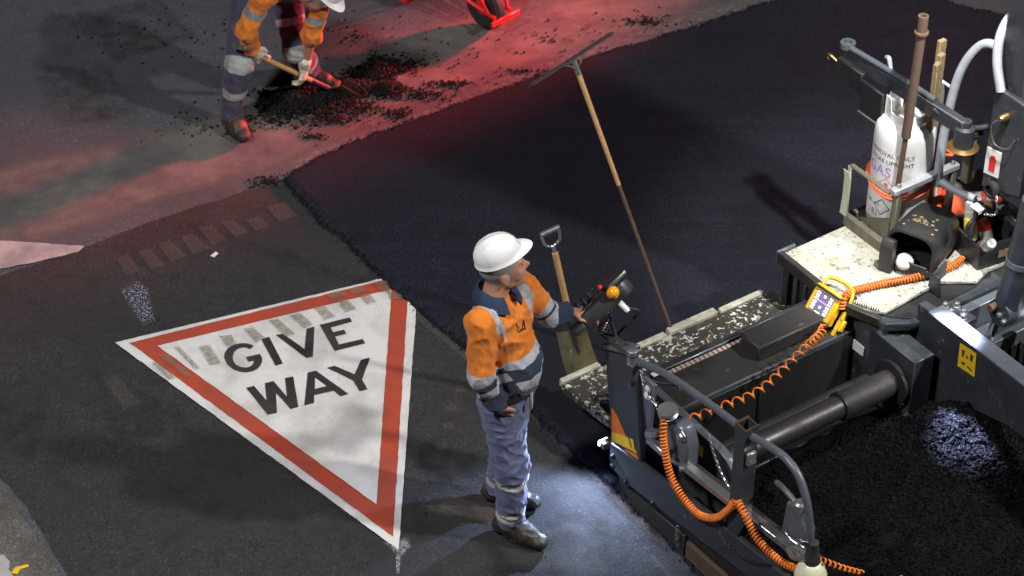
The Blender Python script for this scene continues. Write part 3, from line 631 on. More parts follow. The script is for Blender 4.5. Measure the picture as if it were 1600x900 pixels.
side('crank_arm', [(.17, .50), (.26, .56), (.26, .60), (.17, .55)], .015, .055, MT['steel'], bev=.006)
bolt(bk, .06, .40, .66, (-1, 0, 0), .02, .02); bolt(bk, .06, .42, .47, (-1, 0, 0), .014, .016)
b2 = side('crank_housing', [(1.06, .52), (1.22, .53), (1.24, .66), (1.18, .76), (1.08, .74)], .12, .18, MT['grey_light'], bev=.012)
lathe('crank_knuckle', [(.026, 0), (.03, .01), (.03, .05), (.02, .06)], MT['steel'], b2, P(.10, 1.20, .78), 14, (0, 0, 1))
pipe('crank_handle', [(.15, .98, .76), (.12, 1.06, .80), (.11, 1.14, .80), (.10, 1.20, .79)], .013, MT['steel'], b2, 10)
pipe('clamp_lever', [(.02, 1.16, .63), (.0, 1.26, .69), (.01, 1.32, .74)], .012, MT['steel'], sides=10)
pipe('clamp_lever', [(.03, 1.22, .60), (.0, 1.30, .63), (.0, 1.38, .69)], .012, MT['steel'], sides=10)
chain('gate_chain', [(.035, .09, .875), (.02, .16, .80), (.03, .24, .74), (.045, .29, .71)], size=.014)
chain('gate_chain', [(.035, .10, .86), (.05, .17, .77), (.05, .27, .70)], size=.010, m=MT['black'])
chain('gate_chain', [(.20, .42, .62), (.19, .50, .52), (.19, .57, .45), (.20, .66, .40)], size=.010)
chain('gate_chain', [(-.02, .80, .41), (-.03, .92, .39), (-.03, 1.06, .43), (-.02, 1.17, .50)], size=.010, m=MT['black'])
# hollow square post and the bent handrail
def square_tube(name, u, v, w0, w1, s, t, m):
    bm = bmesh.new(); h = s/2; i = h-t; rings = []
    for (q, z) in [(h, w0), (h, w1), (i, w1), (i, w1-.12)]: rings.append([bm.verts.new(P(u+a*q, v+b*q, z)) for a, b in ((-1, -1), (1, -1), (1, 1), (-1, 1))])
    for a, b in zip(rings, rings[1:]):
        for k in range(4): bm.faces.new((a[k], a[(k+1) % 4], b[(k+1) % 4], b[k]))
    bm.faces.new(rings[0]); bm.faces.new(rings[-1]); bevel(bm, .003); return bm_obj(name, bm, m, paver, angle=40)
post = square_tube('gate_post', .03, .885, .42, 1.10, .074, .006, MT['grey'])
plan('post_rim', [(-.009, .846), (.069, .846), (.069, .852), (-.003, .852), (-.003, .918), (.069, .918), (.069, .924), (-.009, .924)], 1.1005, 1.1045, MT['brass'], post, 0)
box('post_latch', .0, .05, .925, .945, .90, .97, MT['steel'], post, .004)
pipe('handrail', [(.03, .03, .86), (.03, .10, .905), (.03, .22, .955), (.03, .34, .985), (.03, .57, 1.02), (.03, .846, 1.05)], .0185, MT['grey_light'], sides=14)
pipe('handrail', [(.03, .925, 1.055), (.03, 1.08, 1.09), (.03, 1.17, 1.095), (.03, 1.25, 1.06), (.03, 1.31, .97), (.03, 1.345, .86), (.03, 1.36, .76)], .0185, MT['grey_light'], sides=14, n=10)
pipe('black_cable', [(.03, .10, .86), (.08, .14, .80), (.16, .16, .76), (.18, .22, .78), (.1, .30, .86)], .006, MT['rubber'], sides=8)

# ------------------------------------------------------------------ things on and round the paver
def pthing(name, label, cat, u, v, w_, rz=0.0, group=None): return thing(name, label, cat, PW(u, v, w_), PA+rz, group)
# gas bottle
gas = pthing('gas_cylinder', 'tall white gas cylinder with purple GAS lettering standing in the olive cage', 'gas cylinder', 2.02, -.345, .6195)
GR = .157
lathe('bottle', [(GR*.80, .002), (GR*.86, .012), (GR*.87, .045), (GR*.96, .06), (GR, .085), (GR, .575), (GR*.99, .61), (GR*.955, .640), (GR*.88, .665), (GR*.74, .682), (GR*.4, .692)], MT['white_gas'], gas, seg=48)
V = []; F = []; n = 40
def collar_h(a): return .80 if math.sin(a*1.0+.6) > -.35 else .735
for i in range(n+1):
    a = 2*math.pi*i/n
    for r, z in ((.102, .660), (.102, collar_h(a)), (.096, collar_h(a)), (.096, .660)): V.append((r*math.cos(a), r*math.sin(a), z))
for i in range(n):
    for k in range(3): F.append((i*4+k, (i+1)*4+k, (i+1)*4+k+1, i*4+k+1))
mesh_obj('collar', V, F, MT['white_gas'], gas, angle=40)
lathe('valve', [(.022, .69), (.022, .74), (.03, .745), (.03, .775), (.015, .78)], MT['brass'], gas, seg=14)
def text_mesh(body, size, m, name, parent, place):
    cu = bpy.data.curves.new('lettering', 'FONT'); cu.body = body; cu.size = size; cu.align_x = 'CENTER'; cu.resolution_u = 3
    t = bpy.data.objects.new('lettering', cu); scene.collection.objects.link(t)
    dg = bpy.context.evaluated_depsgraph_get(); me = bpy.data.meshes.new_from_object(t.evaluated_get(dg))
    bpy.data.objects.remove(t); bpy.data.curves.remove(cu)
    for v in me.vertices: v.co = place(v.co)
    return fin(name, me, m, parent)
# direction on the bottle that looks at the camera, in the bottle's own axes
cb = Matrix.Rotation(-PA, 3, 'Z') @ (Vector((0, 0, 0))-PW(2.02, -.345, 0)); a0 = math.atan2(cb.y, cb.x)
def wrap(aoff, z0, r=GR+.0012, squash=1.0):
    def f(co):
        a = a0+aoff+co.x/r; return Vector((r*math.cos(a), r*math.sin(a), z0+co.y*squash))
    return f
text_mesh('REMOVAL ONLY', .036, MT['black_ink'], 'lettering', gas, wrap(-.42, .515))
text_mesh('STORE UPRIGHT', .036, MT['black_ink'], 'lettering', gas, wrap(-.42, .470))
text_mesh('GAS', .085, MT['purple_ink'], 'lettering', gas, wrap(-.80, .392))
text_mesh('181', .05, MT['black_ink'], 'lettering', gas, wrap(-.85, .135))
text_mesh('UN 1075', .026, MT['black_ink'], 'lettering', gas, wrap(-.90, .195))
text_mesh('NET 18 kg', .022, MT['black_ink'], 'lettering', gas, wrap(-.85, .09))
def diamond(aoff, z0, s, m):
    V = []; F = []; fn = wrap(aoff, z0)
    c = [(0, s), (s, 0), (0, -s), (-s, 0)]; k = .88; n = 6
    for ring in (1, k):
        for i in range(4):
            for j in range(n):
                x = c[i][0]+(c[(i+1) % 4][0]-c[i][0])*j/n; y = c[i][1]+(c[(i+1) % 4][1]-c[i][1])*j/n; V.append(fn(Vector((x*ring, y*ring, 0))))
    N = 4*n; F = [(i, (i+1) % N, N+(i+1) % N, N+i) for i in range(N)]; mesh_obj('hazard_diamond', V, F, m, gas)
diamond(-.45, .345, .042, MT['red_ink']); diamond(-.52, .200, .05, MT['black_ink'])
mesh_obj('hazard_flame', [wrap(-.45, .345)(Vector(p)*.8) for p in [(-.012, -.02, 0), (.012, -.02, 0), (.018, .0, 0), (.004, .022, 0), (0, .006, 0), (-.008, .016, 0), (-.016, 0, 0)]], [(0, 1, 2, 3, 4, 5, 6)], MT['red_ink'], gas)
# red hose lying round the bottle on the cage bar
V = []; F = []
for k, (rr, z, ph, tilt) in enumerate([(.167, .955, 0, .010), (.173, .944, .6, .012)]):
    path = []
    for i in range(61):
        a = 2*math.pi*i/60*(.93 if k else 1); q = rr*(1+.03*math.sin(3*a+ph)); path.append(P(2.02+q*math.cos(a), -.345+q*math.sin(a), z+tilt*math.cos(a+ph)-.03*max(0, math.sin(a-.8))))
    tube_data(path, .0068, 8, V, F)
tube_data(catmull([P(2.15, -.46, .99), P(2.20, -.42, 1.02), P(2.25, -.32, 1.04), P(2.25, -.22, 1.045), P(2.20, -.30, 1.03)], 8), .0085, 8, V, F)
hose = mesh_obj('gas_hose', [v-P(2.02, -.345, 1.0) for v in V], F, MT['red_hose'], angle=60); hose.location = PW(2.02, -.345, 1.0); hose.rotation_euler = (0, 0, PA)
tag(hose, 'bright red gas hose wound in loops round the white cylinder', 'hose')
# brown pipe standing in the cage
pp = pthing('steel_pipe', 'rusty brown steel pipe with collared end standing by the gas cylinder', 'pipe', 1.88, -.20, .64)
a_, b_ = Vector((.0, 0, 0)), Vector((.02, 0, 1.37))
V, F = tube_data([Vector((.0, .03, 0)), Vector((.012, .01, .68))], .019, 4); mesh_obj('square_bar', V, F, MT['rust'], pp)
V, F = tube_data([Vector((.012, .01, .66)), Vector((.022, 0, 1.27))], .024, 16); mesh_obj('tube', V, F, MT['rust'], pp, angle=40)
V, F = lathe_data([(.036, 0), (.036, .012), (.026, .014), (.026, .10), (.016, .10), (.016, .05)], (.022, 0, 1.27), 18); mesh_obj('collar', V, F, MT['rust'], pp, angle=40)
# timber stakes behind the bottle
for i, (u_, v_, h, dx, dy, lab) in enumerate([(2.12, -.235, 1.05, .012, .01, 'tallest pale timber stake behind the gas cylinder, nearest the hose'), (2.10, -.205, 1.0, -.004, .0, 'middle pale timber stake of the bundle behind the gas cylinder'), (2.07, -.185, .97, -.012, .005, 'pale timber stake beside the brown pipe, shortest of its bundle')]):
    o = prism('timber_stake', [Vector((-.022, -.013, 0)), Vector((.022, -.013, 0)), Vector((.022, .013, 0)), Vector((-.022, .013, 0))], Vector((dx, dy, h)), MT['stake_wood'], None, .002)
    o.location = PW(u_, v_-.035, .70); o.rotation_euler = (0, 0, PA+.2*i); tag(o, lab, 'stake', 'timber stakes behind the gas cylinder')
gb = pthing('grease_gun', 'slim silver grease gun with white tee handle standing behind the gas cylinder', 'grease gun', 2.20, -.30, .6195)
lathe('barrel', [(.028, 0), (.03, .02), (.03, .60), (.02, .62), (.012, .66), (.012, .84)], MT['silver_can'], gb, seg=18)
lathe('handle', [(.008, 0), (.008, .09)], MT['white_plastic'], gb, (0, -.045, .845), 8, (0, 1, 0))
lathe('clamp', [(.036, 0), (.036, .03)], MT['brass'], gb, (0, 0, .42), 14)

# black plastic bin cut open at one end
bn = pthing('plastic_bin', 'black plastic drum cut open on its side lying on the white deck', 'bin', 1.95, -.05, .6195, R(22))
def rrect(w_, h, r, n=6, z0=0.0):
    out = []
    for cx, cy, a in ((w_/2-r, h-r, 0), (-w_/2+r, h-r, 90), (-w_/2+r, r, 180), (w_/2-r, r, 270)):
        for i in range(n+1): t = R(a+90*i/n); out.append((cx+r*math.cos(t), cy+r*math.sin(t)+z0))
    return out
prof = rrect(.26, .25, .075); inn_ = [(x*.92, (y-.125)*.90+.128) for x, y in prof]; N = len(prof); V = []; F = []
stn = [(-.17, 1, prof), (-.165, 1.03, prof), (.05, 1.0, prof), (.13, .97, prof), (.165, .86, prof)]
for x, s_, pr_ in stn:
    for (y, z) in pr_: V.append((x, y*s_, (z-.125)*s_+.125-(1-s_)*.1))
for i in range(len(stn)-1):
    for k in range(N): F.append((i*N+k, i*N+(k+1) % N, (i+1)*N+(k+1) % N, (i+1)*N+k))
F.append(tuple((len(stn)-1)*N+k for k in range(N))); b0 = len(V)
for x, s_ in ((-.17, 1), (-.16, .98), (.10, .9)):
    for (y, z) in inn_: V.append((x, y*s_, (z-.135)*s_+.135))
for i in range(2):
    for k in range(N): F.append((b0+i*N+(k+1) % N, b0+i*N+k, b0+(i+1)*N+k, b0+(i+1)*N+(k+1) % N))
F.append(tuple(b0+2*N+k for k in range(N))[::-1])
for k in range(N): F.append((k, b0+k, b0+(k+1) % N, (k+1) % N))
mesh_obj('shell', V, F, MT['black_plastic'], bn, angle=40)
prism('front_wall', [Vector((-.182, -.105, .004)), Vector((-.171, -.105, .004)), Vector((-.171, -.105, .085)), Vector((-.182, -.105, .080))], (0, .21, 0), MT['black_plastic'], bn, .004)
prism('front_flange', [Vector((-.225, .145, .0)), Vector((-.172, .145, .0)), Vector((-.172, .145, .19)), Vector((-.20, .145, .195)), Vector((-.225, .145, .15))], (0, -.075, 0), MT['black_plastic'], bn, .012, 2)
for k in range(60):
    a = rng.uniform(0, 6.28); x = -.06+rng.normal(0, .030); y = rng.normal(0, .035); x += y*.4*math.sin(k)
    s_ = rng.uniform(.003, .010); pts = [Vector((x+s_*q*math.cos(t), y+s_*q*1.4*math.sin(t), .2535)) for t, q in [(j*1.05+a, rng.uniform(.5, 1.3)) for j in range(6)]]
    mesh_obj('paint_scrape', pts, [tuple(range(6))], MT['stake_wood'], bn)
bl_ = pthing('round_lid', 'cream white round lid lying inside the open black drum', 'lid', 1.80, -.02, .665)
V, F = lathe_data([(.038, 0), (.046, .012), (.046, .03), (.034, .046), (.012, .052)], (0, 0, 0), 22); mesh_obj('cap', V, F, MT['white_plastic'], bl_, angle=50)
bl_.rotation_euler = (R(18), R(-24), PA)

# tool caddy with its cans
cad = pthing('tool_caddy', 'black plastic tool caddy full of spray cans beside the drum', 'tool box', 2.245, .08, .6195, R(-8))
def tray(w_, d, h, t, flare, m, parent, name='tub'):
    bm = bmesh.new(); rings = []
    for q, z in ((1-flare, 0), (1, h), (1-t, h), (1-t-flare*.8, t*d)): rings.append([bm.verts.new((a*w_/2*q, b*d/2*q, z)) for a, b in ((-1, -1), (1, -1), (1, 1), (-1, 1))])
    for a, b in zip(rings, rings[1:]):
        for k in range(4): bm.faces.new((a[k], a[(k+1) % 4], b[(k+1) % 4], b[k]))
    bm.faces.new(rings[0]); bm.faces.new(rings[-1]); bevel(bm, .012, 2); return bm_obj(name, bm, m, parent, angle=40)
tray(.27, .29, .15, .12, .10, MT['black_plastic'], cad)
prism('end_panel', [Vector((.105, -.13, .15)), Vector((.125, -.13, .15)), Vector((.125, .13, .15)), Vector((.105, .13, .15))], (0, 0, .045), MT['black_plastic'], cad, .01)
tube('carry_handle', [(-.12, 0, .14), (-.10, 0, .21), (0, 0, .235), (.10, 0, .21), (.115, 0, .18)], .013, MT['black_plastic'], cad, 10)
prism('paper_label', [Vector((-.01, -.1395, .05)), Vector((.07, -.1395, .05)), Vector((.07, -.1435, .10)), Vector((-.01, -.1435, .10))], (0, -.002, 0), MT['stake_wood'], cad, 0)
def can(u_, v_, w_, tilt, az, body, band, label, r=.036, h=.175, cap=None):
    c = pthing('spray_can', label, 'can', u_, v_, w_, 0, 'cans in the tool caddy'); c.rotation_euler = (0, R(tilt), PA+R(az))
    lathe('can_body', [(r*.95, 0), (r, .005), (r, h*.86), (r*.75, h*.93), (r*.4, h*.95)], body, c, seg=20)
    lathe('can_cap', [(r*.6, h*.94), (r*.8, h*.95), (r*.8, h*1.12), (r*.65, h*1.16)], cap or MT['white_plastic'], c, seg=18)
    if band: lathe('can_band', [(r+.0012, h*.30), (r+.0012, h*.66)], band, c, seg=20)
can(2.185, .05, .70, 18, 70, MT['cream'], MT['sticker'], 'cream and yellow spray can standing at the left of the caddy')
can(2.25, .10, .71, 26, 100, MT['cream'], MT['red'], 'cream spray can with red band in the middle of the caddy')
can(2.175, .14, .71, -48, 60, MT['silver_can'], MT['silver_can'], 'silver can lying tilted over the caddy front edge', r=.034, cap=MT['silver_can'])
can(2.29, .03, .70, 20, 30, MT['stake_wood'], None, 'brown bottle shaped can at the back of the caddy', r=.026)
cup = pthing('paper_cup', 'white cup lying on its side behind the tool caddy', 'cup', 2.40, .10, .66); lathe('cup_wall', [(.03, 0), (.04, .09), (.037, .09), (.028, .006)], MT['white_plastic'], cup, seg=20); cup.rotation_euler = (0, R(80), PA+.6)
bag = pthing('rubbish_bag', 'clear grey plastic bag crumpled on the deck behind the caddy', 'bag', 2.45, -.06, .6195)
V, F = lathe_data([(.07, 0), (.12, .03), (.125, .07), (.09, .11), (.03, .13)], (0, 0, 0), 22); V = [v*(1+.22*mnoise.noise(v*22)) for v in V]; mesh_obj('bag_skin', V, F, simple('grey_film', (.30, .31, .35), .15, 0, .4, 10, (.08, .08, .09), .4, .3), bag, angle=60)
gl = pthing('dark_rag', 'black oily rag heap at the right end of the deck', 'rag', 2.52, .16, .6195)
V, F = lathe_data([(.09, 0), (.13, .03), (.10, .07), (.04, .10)], (0, 0, 0), 22); V = [v*(1+.3*mnoise.noise(v*17+Vector((4, 0, 0)))) for v in V]; mesh_obj('cloth', V, F, MT['rubber'], gl, angle=60)
cone = pthing('traffic_cone', 'small orange traffic cone with white band lying behind the cage', 'traffic cone', 2.31, -.25, .66); cone.rotation_euler = (R(20), R(60), PA-.5)
lathe('cone_shell', [(.085, 0), (.03, .30), (.02, .30), (.07, .005)], MT['red_hose'], cone, seg=24); lathe('white_band', [(.066, .11), (.049, .20)], MT['white_plastic'], cone, seg=24)
prism('cone_base', [Vector((-.12, -.12, -.02)), Vector((.12, -.12, -.02)), Vector((.12, .12, -.02)), Vector((-.12, .12, -.02))], (0, 0, .02), MT['red_hose'], cone, .01)
stp = pthing('webbing_strap', 'pale webbing strap hanging off the corner of the gas cage', 'strap', 1.775, -.50, .70)
mesh_obj('webbing', [Vector((0.0, x, z)) + Vector((y, 0, 0)) for y in (0, .004) for z, x0 in ((0, .008), (.12, 0), (.24, 0), (.275, .012)) for x in (x0, x0-.045)], [(0, 1, 3, 2), (2, 3, 5, 4), (4, 5, 7, 6), (9, 8, 10, 11), (11, 10, 12, 13), (13, 12, 14, 15), (0, 2, 10, 8), (2, 4, 12, 10), (4, 6, 14, 12), (1, 9, 11, 3), (3, 11, 13, 5), (5, 13, 15, 7), (0, 8, 9, 1), (6, 7, 15, 14)], MT['tape'], stp)

# yellow grade display facing the operator
ds = thing('grade_display', 'yellow grade control display with lit screen clamped to the deck edge', 'display', PW(1.29, -.055, .60), PA)
nrm = Vector((-.80, -.12, .58)).normalized(); wd = Vector((.10, -1, 0)); wd = (wd-nrm*wd.dot(nrm)).normalized(); hd = nrm.cross(wd)
if hd.z < 0: hd = -hd
def D(x, y, z): return wd*x+hd*y+nrm*z
def dbox(name, x0, x1, y0, y1, z0, z1, m, bev=.004, parent=None): return prism(name, [D(x0, y0, z0), D(x1, y0, z0), D(x1, y1, z0), D(x0, y1, z0)], nrm*(z1-z0), m, parent or ds, bev)
hs = dbox('housing', -.085, .085, -.085, .085, -.05, .0, MT['yellow'], .008)
for y in (-.078, .066): dbox('guard_bar', -.092, .092, y, y+.012, .001, .016, MT['tar_steel'], .003)
sc2 = dbox('screen', -.058, .055, -.052, .060, .0008, .003, MT['lcd_dark'], 0)
for x in (-.054, .030):
    for k in range(6): dbox('screen_digit', x, x+.020, -.045+k*.017, -.034+k*.017, .0034, .0040, MT['lcd_white'], 0, sc2)
dbox('screen_line', -.056, .053, .006, .012, .0042, .0046, MT['lcd_violet'], 0, sc2)
dbox('screen_line', -.018, .014, -.050, -.045, .0034, .0040, MT['lcd_white'], 0, sc2)
for y in (-.025, .035): dbox('screen_digit', -.008, .006, y, y+.012, .0034, .0040, MT['lcd_white'], 0, sc2)
lathe('indicator', [(.006, 0), (.005, .004)], MT['led_red'], ds, D(.089, -.02, -.02), 10, tuple(wd))
tube('bracket', [D(-.07, .085, -.03), D(-.06, .13, -.06), D(.05, .14, -.07), D(.10, .10, -.06), D(.11, -.02, -.06)], .010, MT['yellow'], ds, 8)
dbox('clamp_plate', .088, .115, -.12, .06, -.09, -.06, MT['yellow']); dbox('clamp_plate', .118, .135, -.08, -.02, -.08, -.05, MT['yellow'])
rod_ = tube('stem', [D(0, -.085, -.03), D(.0, -.13, -.04), D(.01, -.16, -.04)], .012, MT['rubber'], ds, 10)

# coiled orange cables
def ccable(label, u, v, w_, pts, rad, wire, pitch, **k):
    o_ = P(u, v, w_); c = coil('coiled_cable', [P(*p)-o_ for p in pts], rad, wire, pitch, MT['orange_plastic'], **k)
    c.location = PW(u, v, w_); c.rotation_euler = (0, 0, PA); return tag(c, label, 'cable', 'orange coiled cables on the paver')
ccable('tightly coiled orange cable lying across the white tread plate deck', 1.40, .0, .64, [(1.345, .03, .60), (1.37, .02, .66), (1.45, .0, .655), (1.62, .03, .645), (1.80, .085, .645), (1.97, .115, .645), (2.09, .10, .645)], .0150, .0058, .0170)
ccable('stretched thin orange cable hanging between display and end gate', .3, .3, .7, [(1.22, .03, .56), (1.16, .10, .58), (.95, .22, .66), (.60, .31, .62), (.33, .30, .62), (.12, .30, .63)], .020, .0052, .062, steps=16, lead=10)
ccable('fat orange coil sagging down the outside of the end gate', 0, .35, .7, [(.03, .30, .73), (-.01, .345, .68), (-.02, .38, .58), (-.025, .44, .475), (-.03, .55, .42), (-.035, .68, .42), (-.035, .80, .50), (-.03, .87, .60), (-.025, .905, .675)], .0150, .0056, .0165)
ccable('orange coil running from the square post down to the cream bottle', 0, .95, .7, [(-.02, .915, .685), (-.03, .97, .67), (-.03, 1.06, .60), (-.03, 1.16, .575), (-.02, 1.27, .575), (.0, 1.345, .60), (.02, 1.37, .66)], .0150, .0056, .0165)
ccable('thin stretched orange curl trailing away right of the cream bottle', 0.02, 1.4, .65, [(.03, 1.40, .70), (.08, 1.42, .66), (.16, 1.45, .60), (.26, 1.47, .53)], .012, .0042, .03, steps=12)
cb_ = pthing('spray_bottle', 'round cream plastic bottle with black neck hanging below the handrail', 'bottle', .03, 1.385, .50)
lathe('flask', [(.02, 0), (.055, .015), (.072, .05), (.074, .085), (.062, .125), (.045, .150), (.034, .160)], MT['cream'], cb_, seg=32, angle=60)
lathe('neck', [(.036, .158), (.034, .20), (.026, .215), (.028, .235), (.022, .25), (.024, .275), (.014, .285)], MT['rubber'], cb_, seg=20)
tube('hook', [(-.02, .02, .27), (-.045, .03, .28), (-.05, .035, .25), (-.03, .03, .235)], .004, MT['steel'], cb_, 8)
tube('hook', [(-.03, .01, .24), (-.07, .06, .27), (-.075, .10, .29), (-.06, .12, .29)], .006, MT['steel'], cb_, 8)
lm = pthing('sensor_head', 'lime edged sensor head on the loose mix at the bottom right', 'sensor', .40, 1.60, .36)
prism('case', [Vector((-.06, -.08, 0)), Vector((.06, -.08, 0)), Vector((.06, .08, 0)), Vector((-.06, .08, 0))], (0, 0, .07), MT['black_plastic'], lm, .01); prism('edge', [Vector((-.065, -.085, .072)), Vector((.065, -.085, .072)), Vector((.065, .085, .072)), Vector((-.065, .085, .072))], (0, 0, .012), MT['lime'], lm, .003)

# operator's control console on its sprung arm
cs = thing('control_console', 'black handheld control console with amber lamp on a spring mount', 'control console', PW(-.01, -.15, 1.10), PA)
cn = Vector((-.35, .55, .76)).normalized(); ca = Vector((.96, .0, .30)); ca = (ca-cn*ca.dot(cn)).normalized(); cbv = cn.cross(ca)
def K(x, y, z): return ca*x+cbv*y+cn*z
def kbox(name, pts, z0, z1, m, bev=.01, seg=2): return prism(name, [K(x, y, z0) for x, y in pts], cn*(z1-z0), m, cs, bev, seg)
kbox('case', [(-.135, -.055), (.12, -.075), (.165, -.05), (.165, .055), (.12, .075), (-.135, .055)], -.02, .055, MT['black_plastic'], .016)
kbox('grip', [(-.195, -.040), (-.134, -.05), (-.134, .05), (-.195, .040)], -.02, .022, MT['black_plastic'], .014)
kbox('sun_hood', [(.05, -.08), (.175, -.065), (.175, .065), (.05, .08)], .057, .085, MT['black_plastic'], .008)
kbox('button_strip', [(-.11, -.03), (.03, -.03), (.03, .03), (-.11, .03)], .0555, .066, MT['rubber'], .004)
for k in range(4): lathe('joystick', [(.012, 0), (.008, .02), (.011, .032), (.006, .038)], MT['rubber'], cs, K(-.095+.035*k, .0, .066), 10, tuple(cn))
def D2(v): return tuple(v)
amb = K(.055, -.085, .045); lathe('amber_lamp', [(.030, -.012), (.030, .012), (.026, .028), (.016, .038), (.004, .042)], MT['amber'], cs, amb, 22, D2((-cbv*.8+cn*.35).normalized()), 60)
lathe('stop_button', [(.011, 0), (.011, .012), (.007, .016)], MT['red'], cs, K(.035, -.035, .0865), 14, tuple(cn))
lathe('plug', [(.014, 0), (.014, .05), (.009, .06)], MT['white_plastic'], cs, K(.06, -.06, -.02), 12, tuple((-cn*.9-cbv*.4).normalized()))
base = K(.005, -.0, -.02); foot = Vector((.005, .02, -.165))
coil('spring', [base, base.lerp(foot, .5)+Vector((.004, 0, 0)), foot], .022, .006, .016, MT['steel'], cs, steps=12, sides=6)
V, F = tube_data([base, foot], .013, 10); mesh_obj('spring_core', V, F, MT['rubber'], cs)
tube('cable', [K(.07, -.07, -.06), K(.10, -.06, -.12), Vector((.07, -.02, -.20)), Vector((.05, -.10, -.26))], .007, MT['rubber'], cs, 8)
tube('cable', [base, Vector((.03, -.03, -.10)), Vector((.04, -.08, -.20)), Vector((.05, -.12, -.25))], .008, MT['rubber'], cs, 8)
ap = prism('mounting_arm', [P(-.02, -.19, .918), P(.03, -.20, .918), P(.042, .06, .945), P(.02, .10, .945), P(-.016, .09, .945), P(-.026, .06, .945)], (0, 0, .014), MT['tar_steel'], paver, .004)
lathe('arm_pivot', [(.028, -.06), (.028, .02), (.018, .026)], MT['steel'], paver, P(.008, .065, .955), 16)
box('pivot_bracket', -.018, .045, .03, .10, .78, .905, MT['grey'])

# square-mouth shovel standing at the footboard
def blade_mesh(name, m, parent, W=.20, L=.28, curl=.03, ang=0.0):
    V = []; F = []; nx, ny = 8, 7
    for s_ in (0, 1):
        for j in range(ny+1):
            for i in range(nx+1):
                x = (i/nx-.5)*W*(1-.10*(j/ny)); z = L*j/ny; e = abs(i/nx-.5)*2
                y = -curl*e**2*1.0-.035*math.sin(math.pi*j/ny*.5)*.4+(.003 if s_ else 0)+.02*(1-j/ny)**2
                V.append(Vector((x, y, z)))
    n = (nx+1)*(ny+1)
    for j in range(ny):
        for i in range(nx):
            a = j*(nx+1)+i; q = (a, a+1, a+nx+2, a+nx+1); F.append(q); F.append(tuple(n+k for k in q[::-1]))
    rim_ = [i for i in range(nx+1)]+[(j+1)*(nx+1)-1 for j in range(1, ny+1)]+[ny*(nx+1)+i for i in range(nx-1, -1, -1)]+[j*(nx+1) for j in range(ny-1, 0, -1)]
    for a, b in zip(rim_, rim_[1:]+rim_[:1]): F.append((b, a, n+a, n+b))
    return mesh_obj(name, V, F, m, parent, angle=50)
def shovel(label, foot_, grip_, roll, W=.20, L=.28, tip=False):
    ax = (grip_-foot_); Ls = ax.length; q = Vector((0, 0, 1)).rotation_difference(ax.normalized())
    o = thing('shovel', label, 'shovel', foot_); o.rotation_mode = 'QUATERNION'; o.rotation_quaternion = q @ Matrix.Rotation(roll, 3, 'Z').to_quaternion()
    blade_mesh('blade', MT['shovel_blade'], o, W, L)
    V, F = tube_data([Vector((0, .0, L*.42)), Vector((0, -.012, L)), Vector((0, -.012, L+.16))], [.006, .019, .018], 12); mesh_obj('socket', V, F, MT['tar_steel'], o, angle=50)
    V, F = tube_data([Vector((0, -.012, L+.14)), Vector((0, -.008, Ls-.14))], .0165, 12); mesh_obj('shaft', V, F, MT['wood'], o, angle=50)
    tube('grip_yoke', [(0, -.008, Ls-.15), (0, -.008, Ls-.105), (.020, -.008, Ls-.092), (.040, -.008, Ls-.075), (.046, -.008, Ls-.045), (.046, -.008, Ls-.005)], .008, MT['steel'], o, 8)
    tube('grip_yoke', [(0, -.008, Ls-.15), (0, -.008, Ls-.105), (-.020, -.008, Ls-.092), (-.040, -.008, Ls-.075), (-.046, -.008, Ls-.045), (-.046, -.008, Ls-.005)], .008, MT['steel'], o, 8)
    V, F = tube_data([Vector((-.050, -.008, Ls-.006)), Vector((.050, -.008, Ls-.006))], .014, 12); mesh_obj('grip', V, F, MT['steel'], o, angle=50)
    return o
shovel('square mouth shovel with wooden shaft standing on the paver footboard', PW(.22, -.615, .28), PW(.085, -.725, 1.15), R(26)+math.pi, .175, .26)
# lute leaning up from the footboard, head in the air
lt = thing('asphalt_lute', 'long asphalt lute leaning on the footboard with its wide head up', 'lute', PW(.77, -.605, .302))
top_ = PW(.515, -1.155, 1.745)-lt.location; hv = (PW(.80, -1.29, 1.76)-PW(.32, -1.20, 1.72))
V, F = tube_data([Vector((0, 0, 0)), top_*.55], .0105, 12); mesh_obj('steel_shaft', V, F, MT['rust'], lt, angle=50)
V, F = tube_data([top_*.55, top_*.97], [.0115, .014], 12); mesh_obj('wooden_shaft', V, F, MT['wood'], lt, angle=50)
hd_ = hv.normalized(); hn = top_.normalized().cross(hd_).normalized()
V, F = tube_data([top_*.95, top_*1.0], .0155, 12); mesh_obj('ferrule', V, F, MT['steel'], lt, angle=50)
prism('head_bar', [top_-hd_*.29, top_+hd_*.29, top_+hd_*.27+hn*.013, top_-hd_*.27+hn*.013], top_.normalized()*.010, MT['tar_steel'], lt, .003)
prism('head_blade', [top_+hn*.016-hd_*.30, top_+hn*.016+hd_*.31, top_+hn*.016+hd_*.28+top_.normalized()*.014, top_+hn*.016-hd_*.28+top_.normalized()*.014], hn*.005, MT['tar_steel'], lt, .001)
for s_ in (-.035, .05): tube('head_brace', [top_*.975+hd_*s_*.4, top_*.99+hd_*s_, top_+hd_*s_*1.6], .006, MT['rust'], lt, 8)

